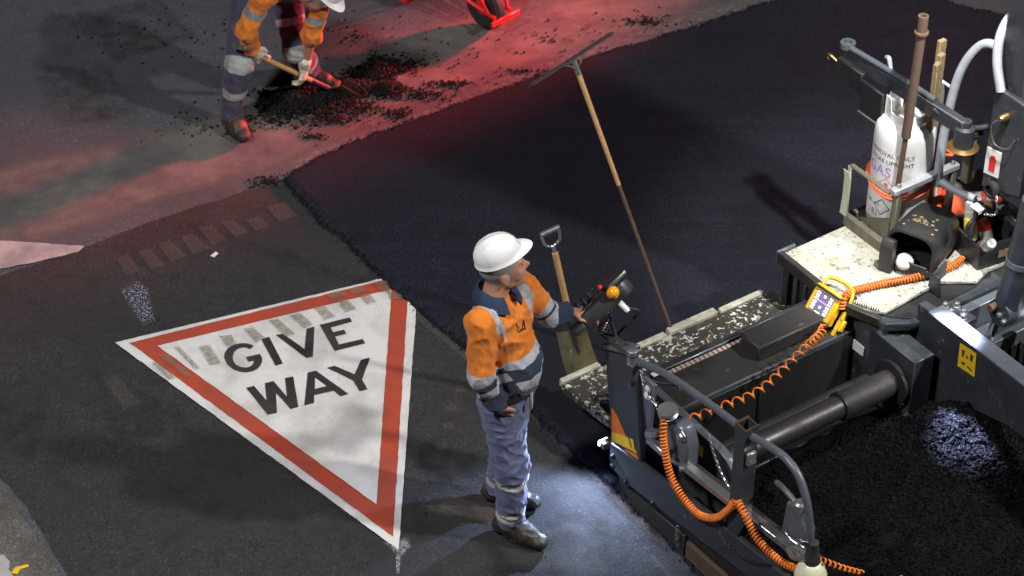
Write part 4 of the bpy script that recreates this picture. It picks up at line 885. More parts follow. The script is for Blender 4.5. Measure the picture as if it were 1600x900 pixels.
# loose hot mix in front of the screed
nu, nv = 150, 150; V = []; F = []
def mixh(u, v):
    p = Vector((u*3, v*3, 0)); h = .10+.03*mnoise.noise(p)+.025*mnoise.noise(p*4)+.012*mnoise.noise(p*13)
    h += .19*math.exp(-((u-1.72)**2/.10+(v-.78)**2/.10))+.10*math.exp(-((u-1.3)**2/.5+(v-1.1)**2/.5))
    return max(.01, h*min(1, (v-.10)/.25+.0))
for j in range(nv+1):
    for i in range(nu+1):
        u, v = .08+i/nu*3.1, .10+j/nv*3.0; V.append(P(u, v, mixh(u, v)))
for j in range(nv):
    for i in range(nu): a = j*(nu+1)+i; F.append((a, a+1, a+nu+2, a+nu+1))
mx = mesh_obj('loose_mix', V, F, MT['mix'], angle=180); mx.location = PO; mx.rotation_euler = (0, 0, PA); mx['kind'] = 'stuff'; tag(mx, 'black loose hot asphalt mix spread in front of the screed', 'asphalt mix')
it = []
for _ in range(26000):
    u, v = rng.uniform(.12, 2.4), rng.uniform(.38, 2.3)
    it.append((tuple(P(u, v, mixh(u, v)+.003)), rng.uniform(.003, .0095)))
for _ in range(5000):
    u, v = rng.normal(1.65, .22), rng.normal(.85, .22)
    if v > .4 and .1 < u < 3: it.append((tuple(P(u, v, mixh(u, v)+.004)), rng.uniform(.006, .016)))
stones('mix_stones', it, MT['mix_stone'], mx)['kind'] = 'stuff'

# wheelbarrow at the top of the picture
wb = thing('wheelbarrow', 'red framed wheelbarrow with dark tray standing on the far road', 'wheelbarrow', G(759, 42), R(-46)); wb.scale = (wheel_scale,)*3
lathe('tyre', [(.12, -.045), (.165, -.05), (.195, -.03), (.20, 0), (.195, .03), (.165, .05), (.12, .045)], MT['rubber'], wb, (0, 0, .20), 28, (0, 1, 0))
lathe('rim', [(.04, -.05), (.12, -.035), (.125, 0), (.12, .035), (.04, .05)], MT['red'], wb, (0, 0, .20), 24, (0, 1, 0))
for s_ in (-1, 1):
    tube('frame_rail', [(.20, s_*.09, .20), (0, s_*.09, .22), (-.35, s_*.15, .33), (-.80, s_*.24, .46), (-1.30, s_*.28, .60)], .017, MT['red'], wb, 10)
    tube('leg', [(-.62, s_*.21, .40), (-.70, s_*.22, .02), (-.74, s_*.22, .016), (-.92, s_*.25, .47)], .014, MT['red'], wb, 10)
    tube('tray_brace', [(.14, s_*.10, .22), (.06, s_*.14, .40), (.02, s_*.16, .52)], .014, MT['red'], wb, 10)
tube('cross_tie', [(-.71, -.22, .14), (-.71, .22, .14)], .010, MT['red'], wb, 8)
prism('nose_guard', [Vector((.215, -.15, .15)), Vector((.235, -.15, .15)), Vector((.235, .15, .15)), Vector((.215, .15, .15))], (0, 0, .05), MT['red'], wb, .006)
bm = bmesh.new(); rings = []
for (x0, x1, yy, z) in [(-.50, -.06, .15, .38), (-.92, .16, .30, .66), (-.90, .14, .285, .655), (-.49, -.07, .14, .395)]: rings.append([bm.verts.new(p) for p in ((x0, -yy, z), (x1, -yy*.9, z), (x1, yy*.9, z), (x0, yy, z))])
for a, b in zip(rings, rings[1:]):
    for k in range(4): bm.faces.new((a[k], a[(k+1) % 4], b[(k+1) % 4], b[k]))
bm.faces.new(rings[0]); bm.faces.new(rings[-1]); bevel(bm, .02, 2); bm_obj('tray', bm, MT['black'], wb, angle=40)

# ------------------------------------------------------------------ people: continuous surfaces grown from a skeleton
class Field:
    """signed distance field on a grid; round cones and ellipsoids blended smoothly, then skinned"""
    def __init__(s, lo, hi, h):
        s.lo = np.array(lo, float); s.h = h; s.n = np.ceil((np.array(hi)-s.lo)/h).astype(int)+1
        s.d = np.full(s.n, 1.0, np.float32)
    def block(s, lo, hi):
        a = np.clip(((np.array(lo)-s.lo)/s.h).astype(int)-1, 0, s.n-1); b = np.clip(((np.array(hi)-s.lo)/s.h).astype(int)+3, 1, s.n)
        sl = tuple(slice(int(i), int(j)) for i, j in zip(a, b))
        ax = [s.lo[k]+s.h*np.arange(a[k], b[k]) for k in range(3)]
        return sl, np.stack(np.meshgrid(*ax, indexing='ij'), -1).astype(np.float32)
    def put(s, sl, d, k, sub=False):
        a = s.d[sl]
        if sub:
            h = np.clip(.5-.5*(a+d)/k, 0, 1); s.d[sl] = a*(1-h)+(-d)*h+k*h*(1-h); return
        h = np.clip(.5+.5*(d-a)/k, 0, 1); s.d[sl] = d*(1-h)+a*h-k*h*(1-h)
    def cone(s, a, b, ra, rb, k=.03, flat=None, sub=False):
        a, b = np.array(a, float), np.array(b, float); m = max(ra, rb)*(max(1, 1/flat[1]) if flat else 1)*1.6+k+.03
        sl, p = s.block(np.minimum(a, b)-m, np.maximum(a, b)+m); ab = b-a; q = p-a
        t = np.clip(q@ab/max(1e-9, ab@ab), 0, 1)[..., None]; e = q-t*ab
        if flat:
            f = np.array(flat[0], float); f /= np.linalg.norm(f); c = (e@f)[..., None]; e = e+(flat[1]-1)*c*f
        s.put(sl, np.linalg.norm(e, axis=-1)-(ra+(rb-ra)*t[..., 0]), k, sub)
    def ell(s, c, r, k=.03, rot=None, sub=False):
        c, r = np.array(c, float), np.array(r, float); m = r.max()+k+.03
        sl, p = s.block(c-m, c+m); q = p-c
        if rot is not None: q = q@np.array(rot)
        k0 = np.linalg.norm(q/r, axis=-1); k1 = np.linalg.norm(q/(r*r), axis=-1)+1e-9
        s.put(sl, k0*(k0-1)/k1, k, sub)
    def plane(s, pt, nrm, k=.004):
        """cut away everything on the side the normal points to"""
        sl, p = s.block(s.lo, s.lo+s.h*s.n); n = np.array(nrm, float); n /= np.linalg.norm(n)
        d = (p-np.array(pt))@n; a = s.d[sl]; h = np.clip(.5-.5*(d-a)/k, 0, 1); s.d[sl] = d*(1-h)+a*h+k*h*(1-h)
    def folds(s, amp, freq, seed, stretch=(1, 1, 1)):
        r = np.random.default_rng(seed); m = np.abs(s.d) < .05; idx = np.argwhere(m); p = s.lo+s.h*idx; p = p*np.array(stretch); o = np.zeros(len(p))
        w1 = sum(np.sin(p@(r.normal(size=3)*freq*.35)+r.uniform(0, 6)) for _ in range(3))
        for i in range(7):
            o += np.sin(p@(r.normal(size=3)*freq*r.uniform(.6, 1.5))+w1*1.3+r.uniform(0, 6))/7
        s.d[m] += (np.abs(o)*.9-.15-1.1*np.clip(1-np.abs(o)*4.5, 0, 1)**1.5).astype(np.float32)*amp
    def mesh(s):
        d = s.d; sg = d < 0; nx, ny, nz = d.shape
        c = np.zeros((nx-1, ny-1, nz-1), np.int8)
        for i in (0, 1):
            for j in (0, 1):
                for k in (0, 1): c += sg[i:nx-1+i, j:ny-1+j, k:nz-1+k]
        act = (c > 0) & (c < 8); ids = np.full(act.shape, -1, np.int64); cells = np.argwhere(act); ids[act] = np.arange(len(cells))
        acc = np.zeros((len(cells), 3)); cnt = np.zeros(len(cells)); I, J, K_ = cells.T
        cor = [(i, j, k) for i in (0, 1) for j in (0, 1) for k in (0, 1)]
        for a in range(8):
            for ax in range(3):
                if cor[a][ax]: continue
                b = list(cor[a]); b[ax] = 1; da = d[I+cor[a][0], J+cor[a][1], K_+cor[a][2]]; db = d[I+b[0], J+b[1], K_+b[2]]
                m = (da < 0) != (db < 0); t = np.where(m, da/np.where(m, da-db, 1), 0)
                pt = np.array(cor[a], float)[None].repeat(len(cells), 0); pt[:, ax] += t; acc[m] += pt[m]; cnt[m] += 1
        V = s.lo+s.h*(cells+acc/cnt[:, None]); F = []
        for ax in range(3):
            u, v = (ax+1) % 3, (ax+2) % 3; a = [slice(None)]*3; b = [slice(None)]*3; a[ax] = slice(0, -1); b[ax] = slice(1, None)
            ch = sg[tuple(a)] != sg[tuple(b)]; e = np.argwhere(ch); e = e[(e[:, u] > 0) & (e[:, v] > 0) & (e[:, u] < d.shape[u]-1) & (e[:, v] < d.shape[v]-1)]
            q = []
            for du, dv in ((1, 1), (0, 1), (0, 0), (1, 0)):
                x = e.copy(); x[:, u] -= du; x[:, v] -= dv; q.append(ids[x[:, 0], x[:, 1], x[:, 2]])
            q = np.stack(q, 1); fl = sg[e[:, 0], e[:, 1], e[:, 2]]; q[~fl] = q[~fl][:, ::-1]; F.append(q)
        return V, np.concatenate(F)
def skinned(name, fld, m, parent, mat_index=None, attrs=None, relax=1):
    V, F = fld.mesh(); me = bpy.data.meshes.new(name); me.from_pydata(V.tolist(), [], F.tolist())
    if attrs:
        for k, fn in attrs.items(): a = me.attributes.new(k, 'FLOAT', 'POINT'); a.data.foreach_set('value', fn(V).astype(np.float32))
    o = fin(name, me, m, parent, smooth=True)
    if mat_index is not None: me.polygons.foreach_set('material_index', mat_index(V[F].mean(1)).astype(np.int32))
    if relax:
        bm = bmesh.new(); bm.from_mesh(me)
        for _ in range(relax): bmesh.ops.smooth_vert(bm, verts=bm.verts[:], factor=.5, use_axis_x=True, use_axis_y=True, use_axis_z=True)
        bm.to_mesh(me); bm.free()
    return o
def along(pts):
    """arc length of the nearest point on a chain of joints, and the distance to it"""
    pts = [np.array(p, float) for p in pts]
    def f(V):
        best = np.full(len(V), 9.0); s_ = np.zeros(len(V)); acc = 0; n = len(pts)-1
        for i, (a, b) in enumerate(zip(pts, pts[1:])):
            ab = b-a; L = np.linalg.norm(ab); t = (V-a)@ab/(L*L); t = np.clip(t, None if i == 0 else 0, None if i == n-1 else 1)
            t = np.clip(t, -1, 2); dd = np.linalg.norm(V-a-t[:, None]*ab, axis=1); m = dd < best; best[m] = dd[m]; s_[m] = (acc+t*L)[m]; acc += L
        return s_, best
    return f
def cloth(name, attr, stops, rough=.85, wscale=420):
    """woven cloth whose colour changes along the garment at the given lengths"""
    t = NT(name); a = t.n('ShaderNodeAttribute', attribute_name=attr); n = t.noise(16, 4, .6); fine = t.noise(wscale, 2)
    x = t.math('ADD', t.math('MULTIPLY', a.outputs['Fac'], .5), .25)
    col = t.ramp(x, [((p*.5+.25), c4(c)) for p, c in stops], 'CONSTANT')
    col = t.mix(t.ramp(n, [(.45, 0), (.8, .45)]), col, (.02, .018, .018, 1)); col = t.mix(t.math('MULTIPLY', fine, .25), col, (.0, .0, .0, 1))
    t.bump(fine, .2, .001); return t.set(Base_Color=col, Roughness=rough, Sheen_Weight=.15)
OR, NV, SV, TR, SV2 = (.80, .215, .012), (.012, .026, .062), (.46, .47, .50), (.115, .130, .245), (.50, .50, .46)
def skin_mat(name, col):
    t = NT(name); n = t.noise(60, 3); n2 = t.noise(14, 3)
    c = t.mix(t.ramp(n2, [(.4, 0), (.7, .5)]), c4(col), (col[0]*.85, col[1]*.55, col[2]*.5, 1)); c = t.mix(t.math('MULTIPLY', n, .3), c, sc(c4(col), .7))
    t.bump(n, .15, .001); return t.set(Base_Color=c, Roughness=.5, Subsurface_Weight=.08)
MT['skin'] = skin_mat('weathered_skin', (.46, .235, .155))
MT['hair'] = simple('grey_hair', (.26, .25, .24), .7, 0, .4, 90, (.08, .075, .07), .8)
MT['eye'] = simple('dark_eye', (.03, .025, .02), .2, 0, 0, 10, bump=0)
MT['hat'] = simple('white_hard_hat', (.80, .80, .79), .3, 0, .12, 12, (.35, .34, .32), .04, .2)
MT['boot'] = simple('dusty_leather', (.030, .026, .021), .5, 0, .6, 22, (.075, .064, .05), .4)
MT['boot_brown'] = simple('brown_leather', (.045, .030, .022), .6, 0, .6, 22, (.02, .016, .012), .4)
MT['sole'] = simple('boot_sole', (.016, .016, .016), .7, 0, .4, 30, (.05, .045, .04), .3)
MT['glove'] = simple('cream_work_glove', (.62, .60, .46), .8, 0, .6, 40, (.22, .20, .14), .4)
def rotz(a): c, s_ = math.cos(a), math.sin(a); return np.array([[c, -s_, 0], [s_, c, 0], [0, 0, 1]])
def unit(v): v = np.array(v, float); return v/np.linalg.norm(v)

def hand(fld, wrist, fdir, back, side_, spread, curl, r=.0085, k=.008, L=1.0):
    """palm, four fingers of unequal length with two bends, and a thumb leaving the side of the palm"""
    f, b = unit(fdir), unit(back); s_ = unit(np.cross(f, b))*side_; w_ = np.array(wrist, float)
    pc = w_+f*.045*L; fld.cone(w_+f*.005, pc+f*.02*L, .024, .030, .012, (b, 1.9))
    fld.cone(pc-s_*.012, pc+f*.028*L-s_*.022, .022, .018, .01, (b, 1.6)); fld.cone(pc+s_*.012, pc+f*.025*L+s_*.022, .022, .018, .01, (b, 1.6))
    for i, (o, ln) in enumerate(zip((-.031, -.0105, .0105, .030), (.068, .080, .076, .060))):
        base = w_+f*.078*L+s_*o; d = unit(f+s_*o*spread*10); p0 = base; ang = 0
        for seg, (fr, cu) in enumerate(((.45, curl), (.30, curl*1.25), (.25, curl*.9))):
            ang += cu; dd = d*math.cos(ang)-b*math.sin(ang); p1 = p0+dd*ln*fr*L*1.15; fld.cone(p0, p1, r*(1-.06*seg), r*(.95-.08*seg), k*.55); p0 = p1
    t0 = w_+f*.025*L-s_*.026; t1 = t0+unit(f*.7-s_*.75-b*.3)*.038*L; t2 = t1+unit(f*.95-s_*.15-b*.35)*.032*L
    fld.cone(t0, t1, .014, .0115, .012); fld.cone(t1, t2, .011, .009, .006)

def head(fld, c, yaw, pitch=0.0):
    """c: centre of the skull; returns the rotation from head axes (x forward) to body axes"""
    a = rotz(yaw); cp, sp = math.cos(pitch), math.sin(pitch); Rm = a@np.array([[cp, 0, sp], [0, 1, 0], [-sp, 0, cp]])
    q = lambda *v: np.array(c)+Rm@np.array(v, float)
    fld.ell(q(-.012, 0, .018), (.098, .076, .098), .02, Rm); fld.ell(q(.030, 0, -.040), (.068, .060, .072), .03, Rm)
    fld.cone(q(.062, 0, -.092), q(.074, 0, -.088), .026, .022, .02); fld.cone(q(.0, .045, -.07), q(.06, .02, -.093), .022, .02, .02); fld.cone(q(.0, -.045, -.07), q(.06, -.02, -.093), .022, .02, .02)
    fld.cone(q(.082, .03, .012), q(.082, -.03, .012), .013, .013, .014)                      # brow
    fld.cone(q(.088, 0, .0), q(.112, 0, -.034), .0085, .0125, .008); fld.cone(q(.098, .011, -.038), q(.098, -.011, -.038), .009, .009, .006)   # nose
    for s_ in (-1, 1):
        fld.ell(q(.088, s_*.030, -.006), (.016, .017, .011), .006, Rm, True)                    # eye sockets
        fld.ell(q(.074, s_*.030, -.006), (.0135, .0135, .0125), .003, Rm)                       # eyeballs and lids
        fld.cone(q(.060, s_*.046, -.03), q(.05, s_*.05, -.045), .018, .015, .02)                 # cheek
        fld.ell(q(-.012, s_*.078, -.022), (.020, .009, .033), .006, Rm); fld.ell(q(-.008, s_*.088, -.02), (.009, .005, .017), .004, Rm, True); fld.ell(q(-.010, s_*.078, -.052), (.010, .007, .010), .006, Rm)
    fld.cone(q(.088, .020, -.064), q(.088, -.020, -.064), .0075, .0075, .005); fld.cone(q(.086, .018, -.076), q(.086, -.018, -.076), .008, .008, .005)  # lips
    fld.cone(q(.098, .024, -.0700), q(.098, -.024, -.0700), .0022, .0022, .003, None, True)
    return Rm, q
def hard_hat(parent, c, Rm, name='hard_hat', s_=1.0):
    V = []; F = []; nr, na = 14, 48; c = np.array(c, float)
    def shell(off):
        out = []
        for i in range(nr+1):
            t = i/nr*math.pi/2
            for k in range(na):
                a = 2*math.pi*k/na; x = .140*math.cos(a)*math.sin(t); y = .112*math.sin(a)*math.sin(t); z = .128*math.cos(t)**.85
                if abs(y) < .022: z += .007*math.sin(min(1, math.cos(t)*2.2)*math.pi/2)*(1-abs(y)/.022)**.5
                if .045 < abs(y) < .060 and z > .04: z += .003
                out.append(((x*(1-off), y*(1-off), z-off*.12)))
        return out
    s_ = s_*.785; A = shell(0); B = shell(.03); n0 = len(A)
    rim0 = []
    for k in range(na):
        a = 2*math.pi*k/na; e = max(0, math.cos(a)); x = (.148+.062*e**1.6)*math.cos(a); y = (.119+.004*e)*math.sin(a)
        rim0.append((x, y, -.012-.012*e))
    P_ = A+rim0+[(x*.96, y*.96, z-.006) for x, y, z in rim0]+B
    for i in range(nr):
        for k in range(na):
            k2 = (k+1) % na; F.append((i*na+k, (i+1)*na+k, (i+1)*na+k2, i*na+k2)); o = n0+2*na; F.append((o+i*na+k, o+i*na+k2, o+(i+1)*na+k2, o+(i+1)*na+k))
    for k in range(na):
        k2 = (k+1) % na; l = nr*na
        F.append((l+k, n0+k, n0+k2, l+k2)); F.append((n0+k, n0+na+k, n0+na+k2, n0+k2)); F.append((n0+na+k, n0+2*na+l+k, n0+2*na+l+k2, n0+na+k2))
    V = [c+Rm@(np.array(p)*s_) for p in P_]; return mesh_obj(name, V, F, MT['hat'], parent, angle=50)
def boot(parent, ankle, fdir, m, name='boot', sole=True):
    f = unit((fdir[0], fdir[1], 0)); ax, ay, az = ankle; g = np.array([ax, ay, 0.0])
    fl = Field(g+np.array([-.26, -.26, .012]), g+np.array([.26, .26, .30]), .006); s_ = np.array([-f[1], f[0], 0])
    fl.cone((ax, ay, .20), (ax, ay, .09), .056, .052, .03); fl.cone(g-f*.055+[0, 0, .055], g+f*.09+[0, 0, .058], .043, .046, .03); fl.cone(g+f*.06+[0, 0, .052], g+f*.165+[0, 0, .046], .048, .042, .03, ((0, 0, 1), 1.15))
    fl.cone(g-f*.02+[0, 0, .10], g+f*.09+[0, 0, .075], .045, .038, .03); fl.folds(.004, 60, 5); fl.plane(g+[0, 0, .022], (0, 0, -1)); fl.plane((ax, ay, .19), (0, 0, 1))
    o = skinned(name, fl, m, parent)
    out = []
    for k in range(28):
        a = 2*math.pi*k/28; x = math.cos(a); y = math.sin(a); L = .115 if x > 0 else .10; wv = .050-.006*(1-x)*.5
        out.append(Vector(g+f*(.055+x*L*1.05+(.04 if x > 0 else 0)*0)+s_*(y*wv)))
    prism('sole', [p+Vector((0, 0, .001)) for p in out], (0, 0, .030), MT['sole'], o, .004)
    for j in range(3):
        cpt = g+f*(.035+.025*j)+np.array([0, 0, .135-.016*j]); tube('lace', [cpt+s_*.03-[0, 0, .008], cpt+f*.008+[0, 0, .004], cpt-s_*.03-[0, 0, .008]], .003, MT['rubber'], o, 6, 4)
    return o

def person(label, loc, heading, J, H, opt):
    """J: joints in the person's axes (x forward, y to the left, z up)"""
    t = thing('person', label, 'person', loc, R(heading)); g = {k: np.array(v, float) for k, v in J.items()}
    allp = np.array(list(g.values())); lo, hi = allp.min(0)-.28, allp.max(0)+.28; lo[2] = max(lo[2], -.02)
    fsh = unit(np.cross(g['sh_l']-g['sh_r'], g['neck']-g['waist'])); fsh = fsh if fsh[0] > -.3 else -fsh
    lat = unit(g['sh_l']-g['sh_r'])
    # the body itself: one continuous figure from head to ankles
    b = Field(lo, hi, .0062)
    b.cone(g['pelvis'], g['waist'], .105, .10, .06, (fsh, 1.3)); b.cone(g['waist'], g['chest'], .10, .115, .06, (fsh, 1.25)); b.cone(g['chest'], g['neck'], .10, .055, .05, (fsh, 1.15))
    for s_ in 'lr':
        b.cone(g['chest']*.4+g['sh_'+s_]*.6, g['sh_'+s_], .06, .052, .04); b.cone(g['sh_'+s_], g['el_'+s_], .046, .037, .03); b.cone(g['el_'+s_], g['wr_'+s_], .036, .026, .03)
        b.cone(g['hip_'+s_], g['kn_'+s_], .078, .052, .05); b.cone(g['kn_'+s_], g['an_'+s_], .052, .036, .03)
    b.cone(g['neck'], H['c']-np.array([0, 0, .05])-unit([math.cos(H['yaw']), math.sin(H['yaw']), 0])*.015, .060, .056, .025)
    Rm, q = head(b, H['c'], H['yaw'], H['pitch'])
    for s_ in 'lr':
        hd_ = opt['hand_'+s_]
        if hd_.get('bare'): hand(b, g['wr_'+s_], hd_['f'], hd_['b'], hd_['s'], hd_.get('spread', .5), hd_['curl'])
    body_ = skinned('body', b, [MT['skin'], MT['hair'], MT['eye']], t, lambda c: hairsel(c, H, Rm, q))
    for s_ in (-1, 1): lathe('eye', [(.004, 0), (.0055, .002), (.002, .0045)], MT['eye'], body_, Vector(q(.0855, s_*.030, -.006)), 10, tuple(Rm@np.array([1, 0, 0])))
    ht_ = R(-7); Rh = Rm@np.array([[math.cos(ht_), 0, math.sin(ht_)], [0, 1, 0], [-math.sin(ht_), 0, math.cos(ht_)]]); hh = q(-.006, 0, .074); ht = hard_hat(t, hh, Rh, 'hard_hat')
    # shirt
    sh = Field(lo, hi, .0066); bel = opt.get('belly', 0)
    sh.cone(g['pelvis']*.35+g['waist']*.65, g['waist'], .138, .142, .06, (fsh, 1.18)); sh.cone(g['waist'], g['chest'], .138, .138, .06, (fsh, 1.15)); sh.cone(g['chest'], g['neck']-unit(g['neck']-g['chest'])*.045, .124, .074, .045, (fsh, 1.1))
    if bel: sh.ell(g['waist']+fsh*.055+np.array([0, 0, .03]), (.116, .120, .15), .06)
    for s_ in 'lr':
        cut = opt.get('sleeve_'+s_, 1.0); we = g['el_'+s_]+(g['wr_'+s_]-g['el_'+s_])*cut
        sh.cone(g['chest']*.45+g['sh_'+s_]*.55, g['sh_'+s_], .074, .066, .05); sh.cone(g['sh_'+s_], g['el_'+s_], .063, .055, .035); sh.cone(g['el_'+s_], we, .055, .043, .03)
    sh.folds(opt.get('fold', .0075), 21, opt['seed'], (1, 1, .8)); sh.folds(.0035, 48, opt['seed']+3, (1.2, 1.2, .6))
    if 'hem' in opt: sh.plane(g['waist']*.45+g['pelvis']*.55, g['pelvis']-g['waist'])
    A_l = along([g['sh_l'], g['el_l'], g['wr_l']]); A_r = along([g['sh_r'], g['el_r'], g['wr_r']]); T_ = along([g['pelvis'], g['waist'], g['chest'], g['neck']])
    def shirtsel(c):
        dl, dr, dt = A_l(c)[1], A_r(c)[1], T_(c)[1]; sl_, sr_ = A_l(c)[0], A_r(c)[0]
        out = np.zeros(len(c)); out[(dl < dt-.035) & (dl < dr) & (sl_ > .05)] = 1; out[(dr < dt-.035) & (dr < dl) & (sr_ > .05)] = 2
        la = np.abs((c-g['chest'])@lat); up_ = unit(g['neck']-g['chest']); hh_ = (c-g['chest'])@up_
        out[(out == 0) & (la > .095) & (la < .140) & (hh_ > opt.get('brace', -.03))] = 3; return out
    sm = opt['shirt_mats']
    skinned('shirt', sh, sm, t, shirtsel, {'torso': lambda V: T_(V)[0], 'arm_l': lambda V: A_l(V)[0], 'arm_r': lambda V: A_r(V)[0]})
    # collar
    up_ = unit(g['neck']-g['chest']); cn_ = g['neck']+up_*.008; V = []; F = []; n = 30
    e1 = unit(fsh-up_*(fsh@up_)); e2 = np.cross(up_, e1)
    for i in range(n+1):
        a = R(22+316*i/n); rad = e1*math.cos(a)+e2*math.sin(a); fr = max(0, math.cos(a)); 
        for r_, z in ((.070, .050-.045*fr), (.086, .046-.055*fr), (.108, -.006-.062*fr), (.100, -.012-.062*fr), (.066, -.01)): V.append(cn_+rad*r_*(1+.10*fr)+up_*z)
    for i in range(n):
        for k in range(5): F.append((i*5+k, i*5+(k+1) % 5, (i+1)*5+(k+1) % 5, (i+1)*5+k))
    F += [(4, 3, 2, 1, 0), tuple(n*5+k for k in range(5))]; mesh_obj('collar', V, F, opt['collar'], t, angle=60)
    # trousers
    tr = Field(lo, hi, .0066)
    tr.cone(g['pelvis'], g['pelvis']*.45+g['waist']*.55, .134, .130, .05, (fsh, 1.12))
    for s_ in 'lr':
        tr.cone(g['hip_'+s_], g['kn_'+s_], .098, .078, .045); tr.cone(g['kn_'+s_], g['an_'+s_]+np.array([0, 0, .03]), .076, .066, .035)
    tr.folds(.007, 20, opt['seed']+9, (1, 1, 1.3)); tr.folds(.0035, 50, opt['seed']+12, (.8, .8, 1.3))
    tr.plane(g['waist']*.62+g['pelvis']*.38, g['waist']-g['pelvis'])
    L_l = along([g['hip_l'], g['kn_l'], g['an_l']]); L_r = along([g['hip_r'], g['kn_r'], g['an_r']])
    skinned('trousers', tr, opt['leg_mats'], t, lambda c: (L_r(c)[1] < L_l(c)[1]).astype(int), {'leg_l': lambda V: L_l(V)[0], 'leg_r': lambda V: L_r(V)[0]})
    for s_ in 'lr': boot(t, g['an_'+s_], opt['toe_'+s_], opt['boots'])
    for s_ in 'lr':
        hd_ = opt['hand_'+s_]
        if not hd_.get('bare'):
            f_ = Field(g['wr_'+s_]-.22, g['wr_'+s_]+.22, .005); hand(f_, g['wr_'+s_], hd_['f'], hd_['b'], hd_['s'], .4, hd_['curl'], .0115, .010, 1.05)
            f_.cone(g['wr_'+s_], g['wr_'+s_]-unit(hd_['f'])*.055, .034, .041, .02); f_.folds(.003, 70, 3); skinned('glove', f_, MT['glove'], t)
    return t, g, q, Rm
def hairsel(c, H, Rm, q):
    l = (c-q(0, 0, 0))@Rm; out = np.zeros(len(c))
    out[(l[:, 2] > -.045) & (l[:, 2] < .2) & (l[:, 0] < .030-.3*np.abs(l[:, 2])) & (np.linalg.norm(l, axis=1) < .16) & ~((np.abs(l[:, 1]) > .074) & (l[:, 0] > -.036) & (l[:, 2] < .014))] = 1
    out[(l[:, 2] > .020) & (l[:, 0] < .062) & (np.linalg.norm(l, axis=1) < .16)] = 1
    return out

# the screed operator
def operator():
    J = dict(pelvis=(-.035, -.01, .80), waist=(-.02, -.015, .96), chest=(-.035, -.035, 1.20), neck=(-.070, -.035, 1.385), sh_l=(-.015, .135, 1.315), el_l=(.065, .235, 1.13), wr_l=(.135, .315, 1.112),
             sh_r=(-.062, -.188, 1.325), el_r=(-.036, -.243, 1.065), wr_r=(.018, -.190, .870), hip_l=(-.040, .065, .78), kn_l=(-.050, .045, .44), an_l=(-.105, .070, .085), hip_r=(-.02, -.085, .78), kn_r=(.055, -.115, .44), an_r=(.055, -.125, .085))
    arm = lambda n, s_: cloth('hi_vis_sleeve_'+n, 'arm_'+s_, [(-.5, OR), (.235, SV), (.285, NV), (.325, SV), (.375, NV)])
    L2 = arm('near', 'r'); L1 = cloth('hi_vis_sleeve_far', 'arm_l', [(-.5, OR), (.125, SV), (.170, NV), (.185, SV), (.245, NV)])
    tor = cloth('hi_vis_shirt', 'torso', [(-.5, NV), (.142, SV), (.190, NV), (.258, SV), (.308, OR)]); br = cloth('hi_vis_shirt_brace', 'torso', [(-.5, NV), (.142, SV), (.190, NV), (.258, SV), (.308, OR), (.335, SV)])
    leg = [cloth('work_trousers_'+s_, 'leg_'+s_, [(-.5, TR), (.385, SV2), (.432, TR), (.60, SV2), (.645, TR)]) for s_ in 'lr']
    opt = dict(seed=11, belly=1, shirt_mats=[tor, L1, L2, br], collar=simple('navy_collar', NV, .85, 0, .2, 20, (.04, .05, .08), .2), leg_mats=leg, boots=MT['boot'], toe_l=(.80, .15), toe_r=(.95, -.05), brace=.02, hem=1, sleeve_l=.80,
               hand_l=dict(bare=1, f=(.72, .50, -.05), b=(-.10, -.05, .98), s=-1, curl=.50), hand_r=dict(bare=1, f=(.10, .50, -.86), b=(.1, -.95, -.3), s=1, curl=.12))
    t, g, q, Rm = person('operator in white hard hat and orange hi-vis shirt with hand on the console', (.003, 8.678, 0), -28, J, dict(c=np.array([-.050, -.004, 1.530]), yaw=R(42), pitch=R(-13)), opt)
    # belt with its pale tail, and sunglasses hooked on the shirt front
    pw = g['waist']*.42+g['pelvis']*.58; V = []; F = []; n = 40
    for i in range(n):
        a = 2*math.pi*i/n; r_ = np.array([.137*math.cos(a), .150*math.sin(a), 0])
        for k_, z in ((1.0, -.018), (1.035, -.018), (1.035, .018), (1.0, .018)): V.append(pw+r_*k_+[0, 0, z])
    for i in range(n):
        for k in range(4): F.append((i*4+k, i*4+(k+1) % 4, ((i+1) % n)*4+(k+1) % 4, ((i+1) % n)*4+k))
    mesh_obj('belt', V, F, MT['rubber'], t, angle=60)
    tube('belt_tail', [pw+np.array([.142, -.02, .0]), pw+np.array([.15, -.03, -.04]), pw+np.array([.146, -.03, -.085])], .008, MT['tape'], t, 6)
    fx = np.array([.97, -.24, 0]); c = g['chest']+fx*.130+np.array([0, 0, .085]); l_ = np.array([.24, .97, 0])
    V, F = tube_data([Vector(c+[0, 0, .03]), Vector(c+l_*.010-[0, 0, .025])], .003, 6); tube_data([Vector(c+[0, 0, .03]), Vector(c-l_*.010-[0, 0, .02])], .003, 6, V, F); tube_data([Vector(c-l_*.012-[0, 0, .022]), Vector(c+l_*.014-[0, 0, .028])], .004, 6, V, F); mesh_obj('sunglasses', V, F, MT['rubber'], t)
operator()

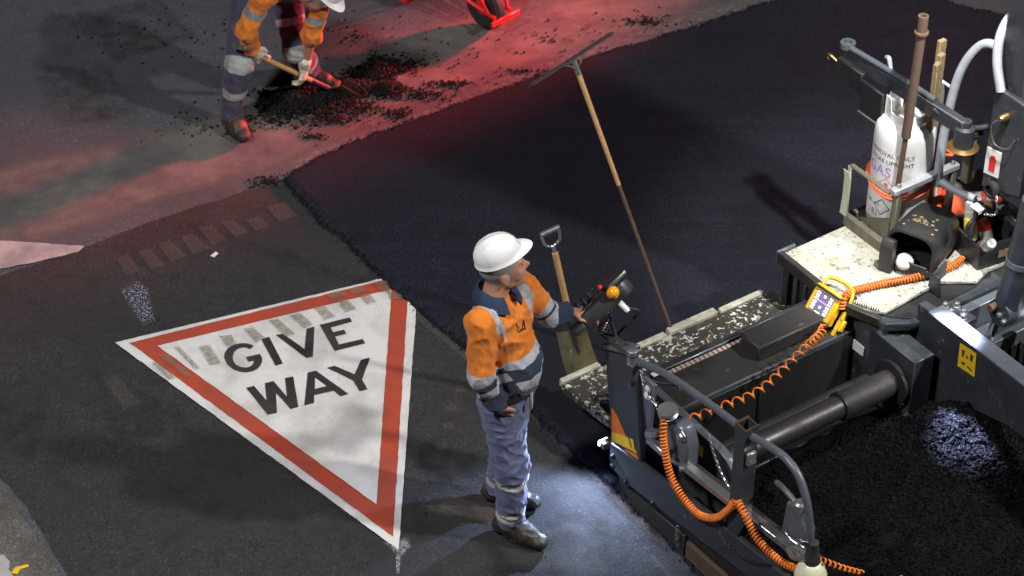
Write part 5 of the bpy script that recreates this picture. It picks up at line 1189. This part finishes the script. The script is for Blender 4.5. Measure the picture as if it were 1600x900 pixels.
# the digging worker, bent over his shovel
def digger():
    J = dict(pelvis=(-.045, .05, .86), waist=(.09, .0, .96), chest=(.24, -.06, .99), neck=(.385, -.10, 1.00), sh_r=(.275, -.280, 1.00), el_r=(.195, -.350, .76), wr_r=(.160, -.285, .60),
             sh_l=(.385, .085, .90), el_l=(.315, .045, .585), wr_l=(.235, .055, .335), hip_r=(-.09, -.03, .83), kn_r=(.075, -.325, .47), an_r=(.0, -.350, .085), hip_l=(.01, .13, .83), kn_l=(.185, .05, .45), an_l=(.045, .285, .085))
    al = cloth('digger_sleeve_l', 'arm_l', [(-.5, OR), (.15, (.22, .22, .24)), (.20, OR)]); arr = cloth('digger_sleeve_r', 'arm_r', [(-.5, OR), (.09, (.22, .22, .24)), (.145, OR)])
    tor = cloth('digger_shirt', 'torso', [(-.5, NV), (.16, SV), (.21, NV), (.24, OR)]); DT = (.055, .050, .095)
    leg = [cloth('digger_trousers_'+s_, 'leg_'+s_, [(-.5, DT), (.23, (.34, .34, .33)), (.275, DT), (.40, (.34, .34, .33)), (.45, DT), (.66, (.34, .34, .33)), (.71, DT)]) for s_ in 'lr']
    leg[1] = cloth('digger_trousers_near', 'leg_r', [(-.5, DT), (.45, (.34, .34, .33)), (.50, DT), (.655, (.34, .34, .33)), (.705, DT)])
    loc = Vector((-1.449, 12.311, 0)); rot = Matrix.Rotation(R(-40), 3, 'Z')
    S = np.array([.235, .245, .07]); T = np.array([.155, -.305, .575]); d = unit(S-T)
    opt = dict(seed=31, belly=0, shirt_mats=[tor, al, arr, tor], collar=simple('digger_collar', NV, .85, 0, .2, 20, (.04, .05, .08), .2), leg_mats=leg, boots=MT['boot_brown'], toe_l=(.9, .3), toe_r=(.75, -.25), brace=9,
               sleeve_l=.12, hand_r=dict(f=(.05, .35, -.6), b=(.3, -.6, .5), s=1, curl=.62), hand_l=dict(f=(-.25, .2, -.95), b=(.75, .3, .2), s=-1, curl=.6))
    person('bending worker in orange sleeves and cream gloves shovelling loose asphalt', loc, -40, J, dict(c=np.array([.485, -.035, .985]), yaw=R(12), pitch=R(52)), opt)
    w_ = lambda p: loc+rot @ Vector(p)
    o = shovel('long handled shovel in the gloves of the bending worker, blade under asphalt', w_(S+d*.26), w_(T-d*.10), R(150), .24, .28)
operator_done = True
digger()
